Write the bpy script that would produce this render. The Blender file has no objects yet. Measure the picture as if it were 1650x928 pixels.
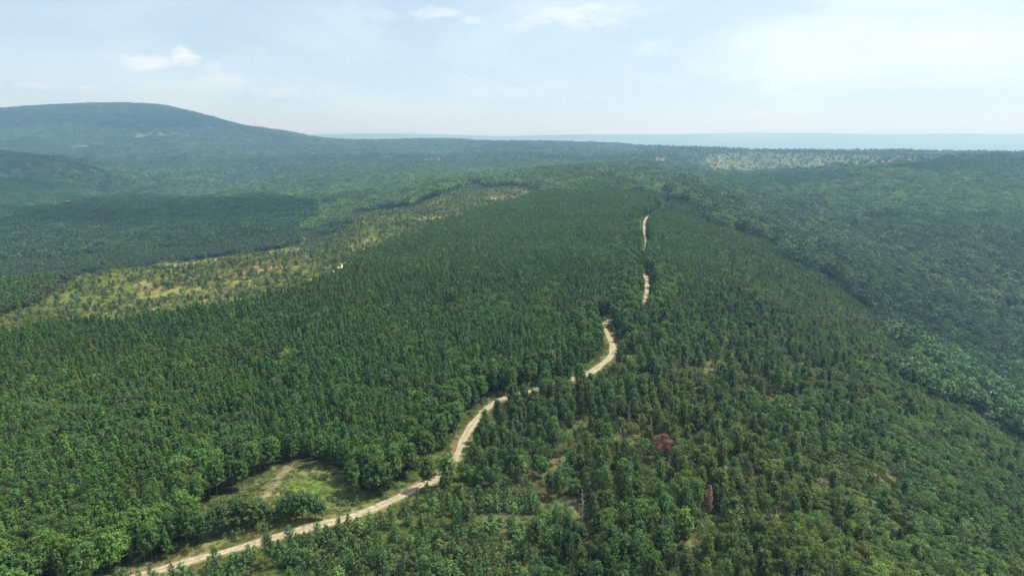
import bpy, math, random
import numpy as np
from mathutils import Matrix, Vector
S = bpy.context.scene
R_ = math.radians
rng = np.random.default_rng(7)
random.seed(7)

# ------------------------------------------------------------------ camera
PITCH = R_(13.1)
CAM_Z = 100.0
cam_d = bpy.data.cameras.new('camera')
cam_d.sensor_width = 36.0
cam_d.lens = 24.0
cam_d.clip_start = 1.0
cam_d.clip_end = 200000.0
cam = bpy.data.objects.new('camera', cam_d)
S.collection.objects.link(cam)
cam.location = (0, 0, CAM_Z)
cam.rotation_euler = (math.pi/2 - PITCH, 0, 0)
S.camera = cam

# ------------------------------------------------------------------ light, sky, exposure
SUN_EL, SUN_AZ = R_(58), R_(76)          # azimuth clockwise from +Y
SKY_STRENGTH = 0.077
w = bpy.data.worlds.new('World'); S.world = w; w.use_nodes = True
nt = w.node_tree; nt.nodes.clear()
def nd(tree, typ, **kw):
    n = tree.nodes.new(typ)
    for k, v in kw.items():
        setattr(n, k, v)
    return n
out = nd(nt, 'ShaderNodeOutputWorld'); bg = nd(nt, 'ShaderNodeBackground')
sky = nd(nt, 'ShaderNodeTexSky', sky_type='NISHITA', sun_disc=False, sun_elevation=SUN_EL, sun_rotation=SUN_AZ)
sky.air_density = 1.0; sky.dust_density = 3.0; sky.ozone_density = 1.0; sky.altitude = 300
bg.inputs['Strength'].default_value = SKY_STRENGTH
# thin high cloud: noise on the sky direction projected to a flat cloud layer
geo = nd(nt, 'ShaderNodeNewGeometry')
sep = nd(nt, 'ShaderNodeSeparateXYZ'); nt.links.new(geo.outputs['Incoming'], sep.inputs[0])
def mth(tree, op, a, b=None, c=None, clamp=False):
    n = nd(tree, 'ShaderNodeMath', operation=op, use_clamp=clamp)
    for i, v in enumerate((a, b, c)):
        if v is None: continue
        if isinstance(v, (int, float)): n.inputs[i].default_value = v
        else: tree.links.new(v, n.inputs[i])
    return n.outputs[0]
# incoming points from the sky to the viewer for the world: negate for the direction looked in
dx = mth(nt, 'MULTIPLY', sep.outputs[0], -1.0); dy = mth(nt, 'MULTIPLY', sep.outputs[1], -1.0); dz = mth(nt, 'MULTIPLY', sep.outputs[2], -1.0)
dzc = mth(nt, 'ADD', mth(nt, 'MAXIMUM', dz, 0.0), 0.34)
px = mth(nt, 'DIVIDE', dx, dzc); py = mth(nt, 'DIVIDE', dy, dzc)
cmb = nd(nt, 'ShaderNodeCombineXYZ'); nt.links.new(px, cmb.inputs[0]); nt.links.new(py, cmb.inputs[1])
n1 = nd(nt, 'ShaderNodeTexNoise'); n1.inputs['Scale'].default_value = 1.5; n1.inputs['Detail'].default_value = 6; n1.inputs['Roughness'].default_value = 0.55
n1.inputs['Distortion'].default_value = 0.6
nt.links.new(cmb.outputs[0], n1.inputs['Vector'])
cr = nd(nt, 'ShaderNodeValToRGB'); nt.links.new(n1.outputs['Fac'], cr.inputs[0])
cr.color_ramp.elements[0].position = 0.46; cr.color_ramp.elements[1].position = 0.66
cr.color_ramp.elements[0].color = (0,0,0,1); cr.color_ramp.elements[1].color = (1,1,1,1)
# veil of bright haze cloud that thickens towards the sun's side of the sky
sx, sy, sz = math.sin(SUN_AZ)*math.cos(SUN_EL), math.cos(SUN_AZ)*math.cos(SUN_EL), math.sin(SUN_EL)
dot = mth(nt, 'ADD', mth(nt, 'ADD', mth(nt, 'MULTIPLY', dx, sx), mth(nt, 'MULTIPLY', dy, sy)), mth(nt, 'MULTIPLY', dz, sz))
veil = mth(nt, 'MULTIPLY', mth(nt, 'SUBTRACT', dot, 0.05), 1.35, clamp=True)
veil = mth(nt, 'POWER', veil, 1.3)
cl = mth(nt, 'MULTIPLY', cr.outputs[0], mth(nt, 'ADD', mth(nt, 'MULTIPLY', veil, 0.55), 0.22))
cov = mth(nt, 'ADD', mth(nt, 'MULTIPLY', veil, 0.75), cl, clamp=True)
SKYBASE = nd(nt, 'ShaderNodeMixRGB', blend_type='MIX'); SKYBASE.inputs[0].default_value = 0.72
nt.links.new(sky.outputs[0], SKYBASE.inputs[1]); SKYBASE.inputs[2].default_value = (5.3, 7.0, 9.3, 1)   # thin pale haze layer high up
# a pale horizon glow all round, as on a humid day
hzn = mth(nt, 'POWER', mth(nt, 'SUBTRACT', 1.0, mth(nt, 'MULTIPLY', mth(nt, 'ABSOLUTE', dz), 4.0), clamp=True), 1.6)
mixh = nd(nt, 'ShaderNodeMixRGB'); nt.links.new(mth(nt, 'MULTIPLY', hzn, .85), mixh.inputs[0]); nt.links.new(SKYBASE.outputs[0], mixh.inputs[1]); mixh.inputs[2].default_value = (7.0, 9.2, 10.2, 1)
mixc = nd(nt, 'ShaderNodeMixRGB'); nt.links.new(cov, mixc.inputs[0]); nt.links.new(mixh.outputs[0], mixc.inputs[1])
mixc.inputs[2].default_value = (9.6, 11.1, 11.4, 1)
# fair-weather cumulus heads low in the sky, each with its own bearing and height
n2 = nd(nt, 'ShaderNodeTexNoise'); n2.inputs['Scale'].default_value = 26.0; n2.inputs['Detail'].default_value = 5; n2.inputs['Roughness'].default_value = .6
cv2 = nd(nt, 'ShaderNodeCombineXYZ')
az = mth(nt, 'ARCTAN2', dx, dy); el = mth(nt, 'ARCSINE', dz)
nt.links.new(az, cv2.inputs[0]); nt.links.new(mth(nt, 'MULTIPLY', el, 2.2), cv2.inputs[1]); nt.links.new(cv2.outputs[0], n2.inputs['Vector'])
def cloud_at(azc, elc, wa, we, amt, prev):
    qa = mth(nt, 'DIVIDE', mth(nt, 'SUBTRACT', az, azc), wa); qe = mth(nt, 'DIVIDE', mth(nt, 'SUBTRACT', el, elc), we)
    d = mth(nt, 'ADD', mth(nt, 'MULTIPLY', qa, qa), mth(nt, 'MULTIPLY', qe, qe))
    b = mth(nt, 'SUBTRACT', 1.0, d, clamp=True)
    b = mth(nt, 'ADD', b, mth(nt, 'MULTIPLY', mth(nt, 'SUBTRACT', n2.outputs['Fac'], .55), 2.6))
    b = mth(nt, 'MULTIPLY', mth(nt, 'MULTIPLY', mth(nt, 'SUBTRACT', b, .35), 1.5, clamp=True), amt)
    b = mth(nt, 'MULTIPLY', b, mth(nt, 'SUBTRACT', .82, mth(nt, 'MULTIPLY', d, .38), clamp=True))
    return mth(nt, 'MAXIMUM', b, prev) if prev is not None else b
def dir_uv(u, v):
    a_ = (u-825)/1100; b_ = (464-v)/1100; yy = math.cos(PITCH)+b_*math.sin(PITCH); zz = -math.sin(PITCH)+b_*math.cos(PITCH)
    return math.atan2(a_, yy), math.atan2(zz, math.hypot(a_, yy))
pc = None
for (u_, v_, wu, wv, am) in [(296,92,34,20,.95),(245,100,75,15,.6),(345,108,22,14,.5),(370,128,60,14,.35),(450,148,60,12,.32),(330,140,110,14,.2),(60,140,110,8,.28),
                             (700,22,70,16,.5),(765,32,40,10,.35),(600,25,60,12,.2),(930,26,140,26,.55),(1040,75,60,18,.3),(860,40,90,14,.25)]:
    A_, E_ = dir_uv(u_, v_); pc = cloud_at(A_, E_, wu/1100, wv/1100*1.1, am, pc)
mixd = nd(nt, 'ShaderNodeMixRGB'); nt.links.new(pc, mixd.inputs[0]); nt.links.new(mixc.outputs[0], mixd.inputs[1]); mixd.inputs[2].default_value = (10.2, 10.9, 11.4, 1)
nt.links.new(mixd.outputs[0], bg.inputs['Color']); nt.links.new(bg.outputs[0], out.inputs['Surface'])

sun_d = bpy.data.lights.new('sun', 'SUN'); sun_d.energy = 4.6; sun_d.angle = R_(0.8); sun_d.color = (1.0, 0.95, 0.87)
sun = bpy.data.objects.new('sun', sun_d); S.collection.objects.link(sun)
sun.rotation_euler = Vector((sx, sy, sz)).to_track_quat('Z', 'Y').to_euler()
sun.location = (300, 300, 600)

S.view_settings.view_transform = 'Standard'; S.view_settings.look = 'None'
S.view_settings.gamma = 1.0; S.view_settings.exposure = 0.5
S.render.engine = 'CYCLES'
S.cycles.use_denoising = True
S.cycles.denoiser = 'OPENIMAGEDENOISE'; S.cycles.denoising_input_passes = 'RGB_ALBEDO_NORMAL'; S.cycles.denoising_prefilter = 'NONE'
S.cycles.max_bounces = 4; S.cycles.diffuse_bounces = 3; S.cycles.glossy_bounces = 1
S.cycles.transmission_bounces = 2; S.cycles.volume_bounces = 1; S.cycles.transparent_max_bounces = 4
S.cycles.sample_clamp_indirect = 3.0
HAZE_DENSITY = 1.42e-4

# ------------------------------------------------------------------ terrain height field
def slope(v):
    dv = (464.0 - v)/1100.0
    return (-math.sin(PITCH) + dv*math.cos(PITCH))/(math.cos(PITCH) + dv*math.sin(PITCH))
# survey points: bearing given by the column u of the survey picture, sight line by v, distance ahead D
VIS = [
 (0,928,137),(0,800,172),(0,700,212),(0,600,273),(0,525,345),(0,490,400),(0,470,440),(0,435,780),(0,400,930),(0,340,1350),(0,300,1700),(0,275,2000),
 (0,248,2200),(100,256,2300),(180,268,2450),(0,235,3300),(0,205,4000),(0,178,4700),(100,172,4900),(100,215,3800),
 (200,928,137),(200,800,172),(200,700,212),(200,600,273),(200,512,357),(200,480,415),(200,450,470),(200,434,505),(200,425,800),(200,400,930),(200,370,1100),
 (200,345,1300),(200,320,1550),(200,310,1950),(200,290,2300),(210,274,2700),(200,255,3100),(200,235,3500),(200,215,3900),(200,190,4500),(200,170,5000),(150,170,4950),
 (265,173,4950),(300,181,4900),(335,189,4800),(300,285,2350),(300,262,2900),(300,235,3500),(300,215,4000),
 (400,928,137),(400,800,172),(400,700,212),(400,600,273),(400,500,371),(400,480,403),(400,450,450),(400,420,510),(400,412,535),(400,400,880),(400,370,1050),
 (400,340,1300),(400,320,1500),(400,310,1650),(400,302,2050),(400,290,2250),(400,270,2700),(400,250,3200),(400,232,3800),(400,206,4500),(460,213,4550),
 (500,222,4500),(500,255,3000),(500,290,2000),(500,330,1300),(550,227,4550),
 (600,928,137),(600,700,212),(600,600,273),(600,500,373),(600,450,452),(600,400,590),(600,372,690),(600,350,790),(600,337,1150),(600,310,1500),
 (600,290,1900),(600,275,2300),(600,262,2700),(600,250,3100),(600,237,3900),(600,228,4600),
 (700,254,3000),(700,242,3900),(720,225,4800),(700,320,1020),(700,300,1500),(700,280,2050),
 (825,928,138),(825,800,172),(825,700,212),(825,600,273),(825,500,373),(825,400,581),(825,350,794),(825,322,990),(810,300,1250),(910,276,1500),(840,284,1500),
 (760,290,1500),(915,271,2100),(850,262,2450),(850,250,3000),(880,231,4600),(950,262,2400),(1000,236,4300),
 (1050,928,138),(1050,800,172),(1050,700,212),(1050,600,273),(1050,560,306),(1050,500,372),(1050,400,585),(1050,330,900),(1050,304,1150),(1050,290,1380),
 (1050,276,1700),(1050,262,2200),(1050,250,2800),(1050,240,3600),(1150,241,3400),(1300,244,3200),(1450,249,3000),(1650,253,2800),
 (1120,250,3000),(1300,255,2850),(1200,277,2500),(1400,268,2450),(1540,258,2500),(1550,258,2250),(1650,259,2100),(1450,265,2100),(1300,275,2050),(1200,283,1950),
 (1200,300,1500),(1200,330,1150),(1200,360,900),(1200,400,690),(1200,450,530),(1200,500,425),(1200,600,300),(1200,700,228),(1200,800,180),(1200,928,141),
 (1350,300,1550),(1350,350,1260),(1350,400,1000),(1350,430,830),(1350,480,620),(1350,550,430),(1350,650,295),(1350,750,220),(1350,928,148),
 (1500,280,1650),(1500,330,1330),(1500,380,1100),(1500,450,900),(1500,520,720),(1470,560,610),(1500,600,450),(1500,700,310),(1500,800,225),(1500,928,160),
 (1650,272,1850),(1650,330,1350),(1650,400,1060),(1650,480,860),(1650,560,720),(1650,660,460),(1650,740,360),(1650,850,245),(1650,928,195)]
HID = [ # hollows behind crests: (u, D, z)
 (0,600,-60),(200,640,-60),(400,690,-58),(540,900,-35),(200,1750,-84),(400,1850,-72),(0,2800,-18),(100,2800,-32),(180,2800,-58),
 (0,2450,-45),(100,2550,-55),(0,1500,-75),(300,1780,-85),(500,1750,-70),(300,2150,-80),(400,2450,-75),(500,3500,-30),(600,3500,-45),(820,2150,-40),(1000,3300,-40),(1120,2300,-45),
 (700,3400,-58),(900,1850,-14),(1300,2270,-48),(1450,2270,-30),(650,950,-22),
 (0,5900,150),(200,6200,190),(400,5500,20),(600,5600,-60),(850,5600,-90),(1050,4700,-100),(1300,4300,-110),(1650,3900,-120)]
TH_S = 2.4
def tr_(x, y):
    r = np.hypot(x, y); return np.arctan2(x, y), r
pts = []
for u, v, D in VIS:
    pts.append((D*(u-825)/1100/ (math.cos(PITCH)+(464-v)/1100*math.sin(PITCH)), D, CAM_Z + D*slope(v)))
for u, D, z in HID:
    pts.append((D*(u-825)/1100, D, z))
pts = np.array(pts)
th, rr = tr_(pts[:,0], pts[:,1])
Q = np.stack([th*TH_S, np.log(rr)], 1); W = pts[:,2]/rr
def U_(d2):
    return 0.5*d2*np.log(d2 + 1e-12)
n = len(Q)
K = U_(((Q[:,None]-Q[None])**2).sum(-1)) + np.eye(n)*4e-5
P = np.concatenate([np.ones((n,1)), Q], 1)
A = np.block([[K, P], [P.T, np.zeros((3,3))]])
sol = np.linalg.solve(A, np.concatenate([W, np.zeros(3)]))
def sstep(a, b, x):
    if a > b: return 1-sstep(b, a, x)
    t = np.clip((x-a)/(b-a), 0, 1); return t*t*(3-2*t)
def hash2(ix, iy, seed):
    h = (ix.astype(np.int64)*374761393 + iy.astype(np.int64)*668265263 + seed*974634777) & 0xffffffff
    h = ((h ^ (h >> 13))*1274126177) & 0xffffffff
    return ((h ^ (h >> 16)) & 0xffffff)/float(0xffffff)
def vnoise(x, y, seed=0):
    ix = np.floor(x); iy = np.floor(y); fx = x-ix; fy = y-iy
    fx = fx*fx*(3-2*fx); fy = fy*fy*(3-2*fy)
    a = hash2(ix, iy, seed); b = hash2(ix+1, iy, seed); c = hash2(ix, iy+1, seed); d = hash2(ix+1, iy+1, seed)
    return (a*(1-fx)+b*fx)*(1-fy) + (c*(1-fx)+d*fx)*fy
def fbm(x, y, s, octv=4, seed=0):
    t = 0; a = 1; tot = 0; x = x/s; y = y/s
    for k in range(octv):
        t = t + a*vnoise(x, y, seed+k*17); tot += a; a *= 0.5; x = x*2.03+11.3; y = y*1.97+5.1
    return t/tot*2-1
def height_raw(x, y):
    th, r = tr_(x, y)
    thc = np.clip(th, -0.72, 0.72)
    rc = np.clip(r, 132, 6300)
    q = np.stack([thc*TH_S, np.log(rc)], -1)
    o = np.zeros(x.shape)
    flat = q.reshape(-1, 2); res = np.empty(len(flat))
    for i in range(0, len(flat), 20000):
        f = flat[i:i+20000]
        d2 = ((f[:,None]-Q[None])**2).sum(-1)
        res[i:i+20000] = U_(d2)@sol[:n] + sol[n] + f@sol[n+1:]
    z = res.reshape(x.shape)*rc
    # close under the camera, out of its view
    z = z*sstep(25, 132, r) - 2*(1-sstep(25, 132, r))
    # off to the sides and behind: rolling hills
    gen = -30 + 55*fbm(x, y, 1700, 3, 91)*sstep(200, 1500, r)
    side = sstep(0.78, 1.3, np.abs(th))
    z = z*(1-side*sstep(150, 400, r)) + gen*side*sstep(150, 400, r)
    # the far lowland with long low ridges
    far = -235 + 12*fbm(x, y, 4000, 3, 5)
    far = far + 95*np.exp(-((y-12500-1500*np.sin(x/3700))/700)**2)*(0.7+0.6*fbm(x, y, 3500, 3, 9)) + 60*np.exp(-((y-9500+900*np.sin(x/2300))/500)**2)*np.clip(.5+fbm(x, y, 2500, 3, 19),0,2)
    far = far + 228*np.exp(-((y-15500-900*np.sin(x/7000))/1300)**2)*(0.90+0.32*fbm(x, y, 3000, 3, 8))
    far = far + (400+70*fbm(x, y, 9000, 3, 77))*np.exp(-((y-44000)/2500)**2)*sstep(6000, 22000, x)
    far = far + (235+50*fbm(x, y, 6000, 3, 78))*np.exp(-((y-40000)/2500)**2)*sstep(-2000, -7000, x)*sstep(-16000,-9000, x)
    k = sstep(6000, 9800, r)*(th < -.12) + sstep(4300, 8500, r)*(th >= -.12)*1.0
    bl_ = sstep(-.22, -.02, th); k = sstep(6000, 9800, r)*(1-bl_) + sstep(4300, 8500, r)*bl_
    z = z*(1-k) + far*k
    # spurs and gullies
    mtn_ = sstep(4200, 4700, r)
    amp = sstep(900, 3200, r)*(1-k)
    z = z + amp*13*fbm(x, y, 620, 3, 31)*(1-.7*mtn_) + sstep(250, 900, r)*(1-k)*2.5*fbm(x, y, 150, 3, 41)
    z = z + sstep(1500, 2500, r)*(1-sstep(3900, 4500, r))*(1-k)*(1-side)*(th < .12)*26*fbm(x*.8+y*.3, y, 900, 3, 131)
    mt = sstep(2900, 3800, r)*(1-sstep(-0.32, -0.18, th))*(1-k)*(1-side)
    z = z - mt*20*sstep(5200, 4300, r)*np.abs(fbm(x*1.0+y*0.2, y*0.35, 420, 3, 63))
    return z
TH = np.concatenate([np.linspace(-math.pi, -0.80, 40)[:-1], np.linspace(-0.80, 0.80, 560), np.linspace(0.80, math.pi, 40)[1:]])
LR = np.linspace(math.log(18), math.log(62000), 480)
GT, GR = np.meshgrid(TH, LR, indexing='ij')
GX = np.exp(GR)*np.sin(GT); GY = np.exp(GR)*np.cos(GT)
GZ = height_raw(GX, GY)
# shrinking to one height where the bearings meet behind
def height(x, y):
    x = np.asarray(x, float); y = np.asarray(y, float)
    th = np.arctan2(x, y); lr = np.log(np.maximum(np.hypot(x, y), 18.01))
    i = np.clip(np.searchsorted(TH, th)-1, 0, len(TH)-2); ft = (th-TH[i])/(TH[i+1]-TH[i])
    g = (lr-LR[0])/(LR[1]-LR[0]); j = np.clip(g.astype(int), 0, len(LR)-2); fr = np.clip(g-j, 0, 1)
    return (GZ[i,j]*(1-ft)+GZ[i+1,j]*ft)*(1-fr) + (GZ[i,j+1]*(1-ft)+GZ[i+1,j+1]*ft)*fr
def proj(x, y, z):
    dz = z - CAM_Z
    f = y*math.cos(PITCH) - dz*math.sin(PITCH)
    up = y*math.sin(PITCH) + dz*math.cos(PITCH)
    f = np.where(f > 1, f, 1.0)
    return 825 + 1100*x/f, 464 - 1100*up/f, f
def cast(u, v, h=0.0, d0=100, d1=5200):
    """first ground point (plus h) on the sight line of a survey picture point"""
    D = np.exp(np.linspace(math.log(d0), math.log(d1), 3000))
    f = 1.0/(math.cos(PITCH)+(464-v)/1100*math.sin(PITCH))
    x = D*(u-825)/1100*f; z = CAM_Z + D*slope(v)
    g = height(x, D) + h
    k = np.argmax(g > z) if (g > z).any() else len(D)-1
    return x[k], D[k]
def inpoly(u, v, poly):
    c = np.zeros(np.shape(u), bool); m = len(poly)
    for i in range(m):
        x1, y1 = poly[i]; x2, y2 = poly[(i+1) % m]
        if y1 == y2: continue
        hit = ((y1 > v) != (y2 > v)) & (u < (x2-x1)*(v-y1)/(y2-y1)+x1)
        c ^= hit
    return c

# ------------------------------------------------------------------ the dirt road's course
ROAD_UV = [(120,958),(235,926),(300,906),(380,885),(450,865),(520,846),(580,829),(640,803),(672,786),(708,768),(735,736),(747,708),(765,680),(787,656),
           (815,641),(860,630),(900,618),(945,604),(966,590),(984,574),(987,558),(978,538),(973,525)]
ROAD_UV2 = [(1038,492),(1042,470),(1041,447),(1027,424),(1041,398),(1038,372),(1041,352),(1058,344),(1074,331)]
rp = [cast(u, v) for u, v in ROAD_UV]
rp2 = [cast(u, v) for u, v in ROAD_UV2]
a, b = np.array(rp[-1]), np.array(rp2[0])
rp = rp + [tuple(a + (b-a)*0.3 + np.array((2, 6))), tuple(a+(b-a)*0.65 + np.array((3, 2)))] + rp2
e = np.array(rp[-1]); rp += [tuple(e+(25,90)), tuple(e+(20,230)), tuple(e+(-60,420))]
s = np.array(rp[0]); rp = [tuple(s+(-60,-25)), tuple(s+(-25,-10))] + rp
def smooth_path(p, step=2.0):
    p = np.array(p, float); o = []
    for i in range(len(p)-1):
        p0 = p[max(i-1,0)]; p1 = p[i]; p2 = p[i+1]; p3 = p[min(i+2,len(p)-1)]
        m = max(2, int(np.linalg.norm(p2-p1)/step))
        for k in range(m):
            t = k/m
            o.append(0.5*((2*p1)+(-p0+p2)*t+(2*p0-5*p1+4*p2-p3)*t*t+(-p0+3*p1-3*p2+p3)*t**3))
    o.append(p[-1]); return np.array(o)
ROAD = smooth_path(rp)
ROADPEN = None
def road_dist(x, y):
    x = np.asarray(x, float).ravel(); y = np.asarray(y, float).ravel()
    d = np.full(len(x), 1e9)
    R = ROAD[::2]
    for i in range(0, len(x), 20000):
        dd = (x[i:i+20000,None]-R[None,:,0])**2 + (y[i:i+20000,None]-R[None,:,1])**2
        a = dd.argmin(1); d[i:i+20000] = np.sqrt(dd[np.arange(len(a)), a])
        if ROADPEN is not None: d[i:i+20000] += ROADPEN[::2][a]
    return d

# ------------------------------------------------------------------ what grows where (survey picture outlines)
PLANT = [(-900,575),(0,531),(60,522),(100,514),(180,514),(250,505),(330,494),(400,480),(470,464),(520,447),(548,434),(565,410),(600,397),(615,388),
         (665,372),(705,353),(745,345),(790,329),(830,322),(870,307),(915,299),(960,284),(1000,292),(1050,303),(1085,320),(1112,350),(1150,400),(1162,450),
         (1120,492),(1048,503),(1000,516),(978,530),(985,560),(975,582),(955,604),(900,618),(860,630),(800,648),(770,675),(745,710),(730,745),(700,775),
         (640,803),(560,838),(450,868),(380,888),(240,930),(-900,1500)]
SCRUB = [(-900,575),(-900,548),(0,512),(70,490),(90,456),(150,438),(250,424),(400,408),(480,390),(545,370),(570,358),(565,347),(640,331),(705,314),
         (756,297),(800,300),(890,300),(915,299),(870,307),(830,322),(790,329),(745,345),(705,353),(665,372),(615,388),(600,397),(565,410),(548,434),
         (520,447),(470,464),(400,480),(330,494),(250,505),(180,514),(100,514),(60,522),(0,531)]
YOUNG = [(100,975),(240,932),(380,895),(460,874),(560,848),(640,815),(700,792),(760,792),(850,800),(905,822),(950,850),(900,880),(860,930),(840,1500),(-200,1500)]
HARD = [(1085,300),(1112,345),(1230,385),(1345,440),(1420,520),(1500,620),(1650,705),(2400,1000),(2400,250),(1560,254),(1450,262),(1300,272),(1180,282)]
CLEARING = [(318,868),(318,838),(340,808),(405,784),(430,762),(458,744),(500,748),(545,757),(562,782),(572,808),(610,806),(600,822),(520,842),(440,858),(370,876),(330,886)]
OPEN = [(1015,580,38,10,0),(935,693,45,16,-.3),(1141,600,16,26,0),(988,785,14,16,0),(880,752,42,14,-.4),(795,836,90,7,0),(690,838,40,8,0),(1310,790,22,8,0),(1450,850,12,16,0),
        (980,700,36,14,0),(1020,706,25,8,0),(1200,580,40,10,.3),(1300,600,60,14,.2),(905,745,20,14,0),(640,860,50,8,0),(740,880,30,8,.2),(840,850,30,10,0),(1240,640,60,10,.3),(905,815,55,14,.1),(1290,835,60,12,.2),(1400,765,50,8,.2),(1180,755,34,9,0),(1040,768,46,9,0),(1120,880,26,10,0),(960,880,20,8,0)]
FPINE = [[(-900,345),(0,352),(80,333),(150,316),(240,312),(330,320),(430,309),(505,325),(520,348),(430,388),(300,410),(0,442),(-900,480)],
         [(-900,285),(0,286),(60,290),(92,305),(0,308),(-900,310)],
         [(1105,300),(1150,286),(1250,278),(1350,276),(1400,285),(1260,302),(1130,308)],
         [(1400,268),(1520,258),(2200,258),(2200,276),(1500,278)],
         [(1375,352),(1500,344),(1600,340),(2000,338),(2000,362),(1560,372),(1440,374)],
         [(780,262),(700,262),(640,268),(560,266),(600,258),(700,255)]]
CUT = [([(1122,262),(1135,248),(1200,243),(1330,247),(1450,250),(1640,252),(1640,256),(1540,258),(1440,264),(1340,272),(1200,278),(1150,276)], (0.125,0.150,0.060), .01),
       ([(1380,263),(1450,257),(1545,252),(1540,256),(1450,263),(1395,268)], (0.20,0.15,0.10), .03),
       ([(1050,262),(1052,245),(1073,247),(1072,262),(1066,270)], (0.22,0.19,0.12), .18),
       ([(963,262),(966,254),(990,256),(985,266)], (0.26,0.22,0.13), .35),
       ([(1085,262),(1110,270),(1105,282),(1078,272)], (0.24,0.22,0.14), .4),
       ([(905,272),(912,268),(975,272),(980,284),(920,285)], (0.20,0.19,0.10), .42),
       ([(665,262),(690,252),(735,251),(742,260),(715,268)], (0.21,0.23,0.11), .30),
       ([(200,216),(260,205),(330,203),(370,206),(300,215),(270,226),(215,224)], (0.10,0.14,0.07), .30),
       ([(60,236),(105,228),(160,228),(180,238),(130,240)], (0.10,0.14,0.06), .35),
       ([(95,322),(110,315),(165,318),(155,328),(105,330)], (0.33,0.27,0.20), .25),
       ([(340,292),(350,288),(410,288),(440,296),(400,302)], (0.31,0.26,0.18), .40),
       ([(335,296),(368,288),(366,292),(345,297)], (0.55,0.5,0.42), .08),
       ([(260,290),(270,291),(268,297),(259,296)], (0.4,0.36,0.28), .1),
       ([(425,388),(440,382),(500,380),(540,383),(500,392),(440,394)], (0.18,0.20,0.07), .25),
       ([(300,405),(310,401),(322,404),(318,410),(300,410)], (0.24,0.24,0.12), .2),
       ([(290,314),(310,310),(340,312),(330,320),(300,320)], (0.24,0.24,0.15), .45),
       ([(426,292),(440,288),(452,296),(432,302)], (0.34,0.27,0.15), .25),
       ([(176,315),(200,310),(240,312),(260,308),(280,312),(200,318)], (0.2,0.24,0.1), .5)]
def ragged(x, y, u, v, amp):
    a = fbm(x, y, 55, 4, 301)*amp
    return u + fbm(x, y, 70, 3, 302)*amp*1.5, v + a
def in_open(u, v):
    o = np.zeros(np.shape(u), bool)
    for cx, cy, a, b, t in OPEN:
        du = u-cx; dv = v-cy
        p = du*math.cos(t)+dv*math.sin(t); q = -du*math.sin(t)+dv*math.cos(t)
        o |= (p/a)**2 + (q/b)**2 < 1
    return o

# ------------------------------------------------------------------ materials
def newmat(name):
    m = bpy.data.materials.new(name); m.use_nodes = True; m.node_tree.nodes.clear()
    return m, m.node_tree
def leaf_mat(name, base, hue_var=(0.8, 1.25), transl=0.25, use_tint=True, patch=False):
    m, t = newmat(name)
    o = nd(t, 'ShaderNodeOutputMaterial')
    at = nd(t, 'ShaderNodeAttribute', attribute_name='tint', attribute_type='INSTANCER')
    fa = nd(t, 'ShaderNodeAttribute', attribute_name='leafvar')
    oi = nd(t, 'ShaderNodeObjectInfo')
    val = mth(t, 'MULTIPLY', fa.outputs['Fac'], mth(t, 'ADD', mth(t, 'MULTIPLY', oi.outputs['Random'], hue_var[1]-hue_var[0]), hue_var[0]))
    c1 = nd(t, 'ShaderNodeMixRGB', blend_type='MULTIPLY'); c1.inputs[0].default_value = 1
    t.links.new(at.outputs['Color'], c1.inputs[1])
    cx = nd(t, 'ShaderNodeCombineXYZ')
    # older clumps lean yellow, darker sprays lean blue-green in pigment
    t.links.new(mth(t, 'MULTIPLY', val, mth(t, 'ADD', mth(t, 'MULTIPLY', fa.outputs['Fac'], 0.35), 0.65)), cx.inputs[0])
    t.links.new(val, cx.inputs[1])
    t.links.new(mth(t, 'MULTIPLY', val, 0.97), cx.inputs[2])
    t.links.new(cx.outputs[0], c1.inputs[2])
    d = nd(t, 'ShaderNodeBsdfDiffuse'); tr = nd(t, 'ShaderNodeBsdfTranslucent'); mx = nd(t, 'ShaderNodeMixShader')
    gl = nd(t, 'ShaderNodeBsdfGlossy'); gl.inputs['Roughness'].default_value = 0.55; gl.inputs['Color'].default_value = (1,1,1,1)
    t.links.new(c1.outputs[0], d.inputs['Color']); t.links.new(c1.outputs[0], tr.inputs['Color'])
    mx.inputs[0].default_value = transl
    t.links.new(d.outputs[0], mx.inputs[1]); t.links.new(tr.outputs[0], mx.inputs[2])
    m2 = nd(t, 'ShaderNodeMixShader'); m2.inputs[0].default_value = 0.025
    t.links.new(mx.outputs[0], m2.inputs[1]); t.links.new(gl.outputs[0], m2.inputs[2])
    t.links.new(m2.outputs[0], o.inputs['Surface'])
    return m
def bark_mat(name, col):
    m, t = newmat(name)
    o = nd(t, 'ShaderNodeOutputMaterial'); d = nd(t, 'ShaderNodeBsdfDiffuse')
    tc = nd(t, 'ShaderNodeTexCoord'); nz = nd(t, 'ShaderNodeTexNoise'); nz.inputs['Scale'].default_value = 3.0; nz.inputs['Detail'].default_value = 3
    t.links.new(tc.outputs['Object'], nz.inputs['Vector'])
    r = nd(t, 'ShaderNodeValToRGB'); r.color_ramp.elements[0].position = .3; r.color_ramp.elements[1].position = .7
    r.color_ramp.elements[0].color = (*[c*.55 for c in col], 1); r.color_ramp.elements[1].color = (*[c*1.3 for c in col], 1)
    t.links.new(nz.outputs['Fac'], r.inputs[0]); t.links.new(r.outputs[0], d.inputs['Color']); t.links.new(d.outputs[0], o.inputs['Surface'])
    return m
M_PINE = leaf_mat('pine_needles', None, transl=0.32)
M_BROAD = leaf_mat('broad_leaves', None, transl=0.30)
M_BARK = bark_mat('pine_bark', (0.13, 0.095, 0.07))
M_GREYBARK = bark_mat('grey_bark', (0.30, 0.27, 0.23))

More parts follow.
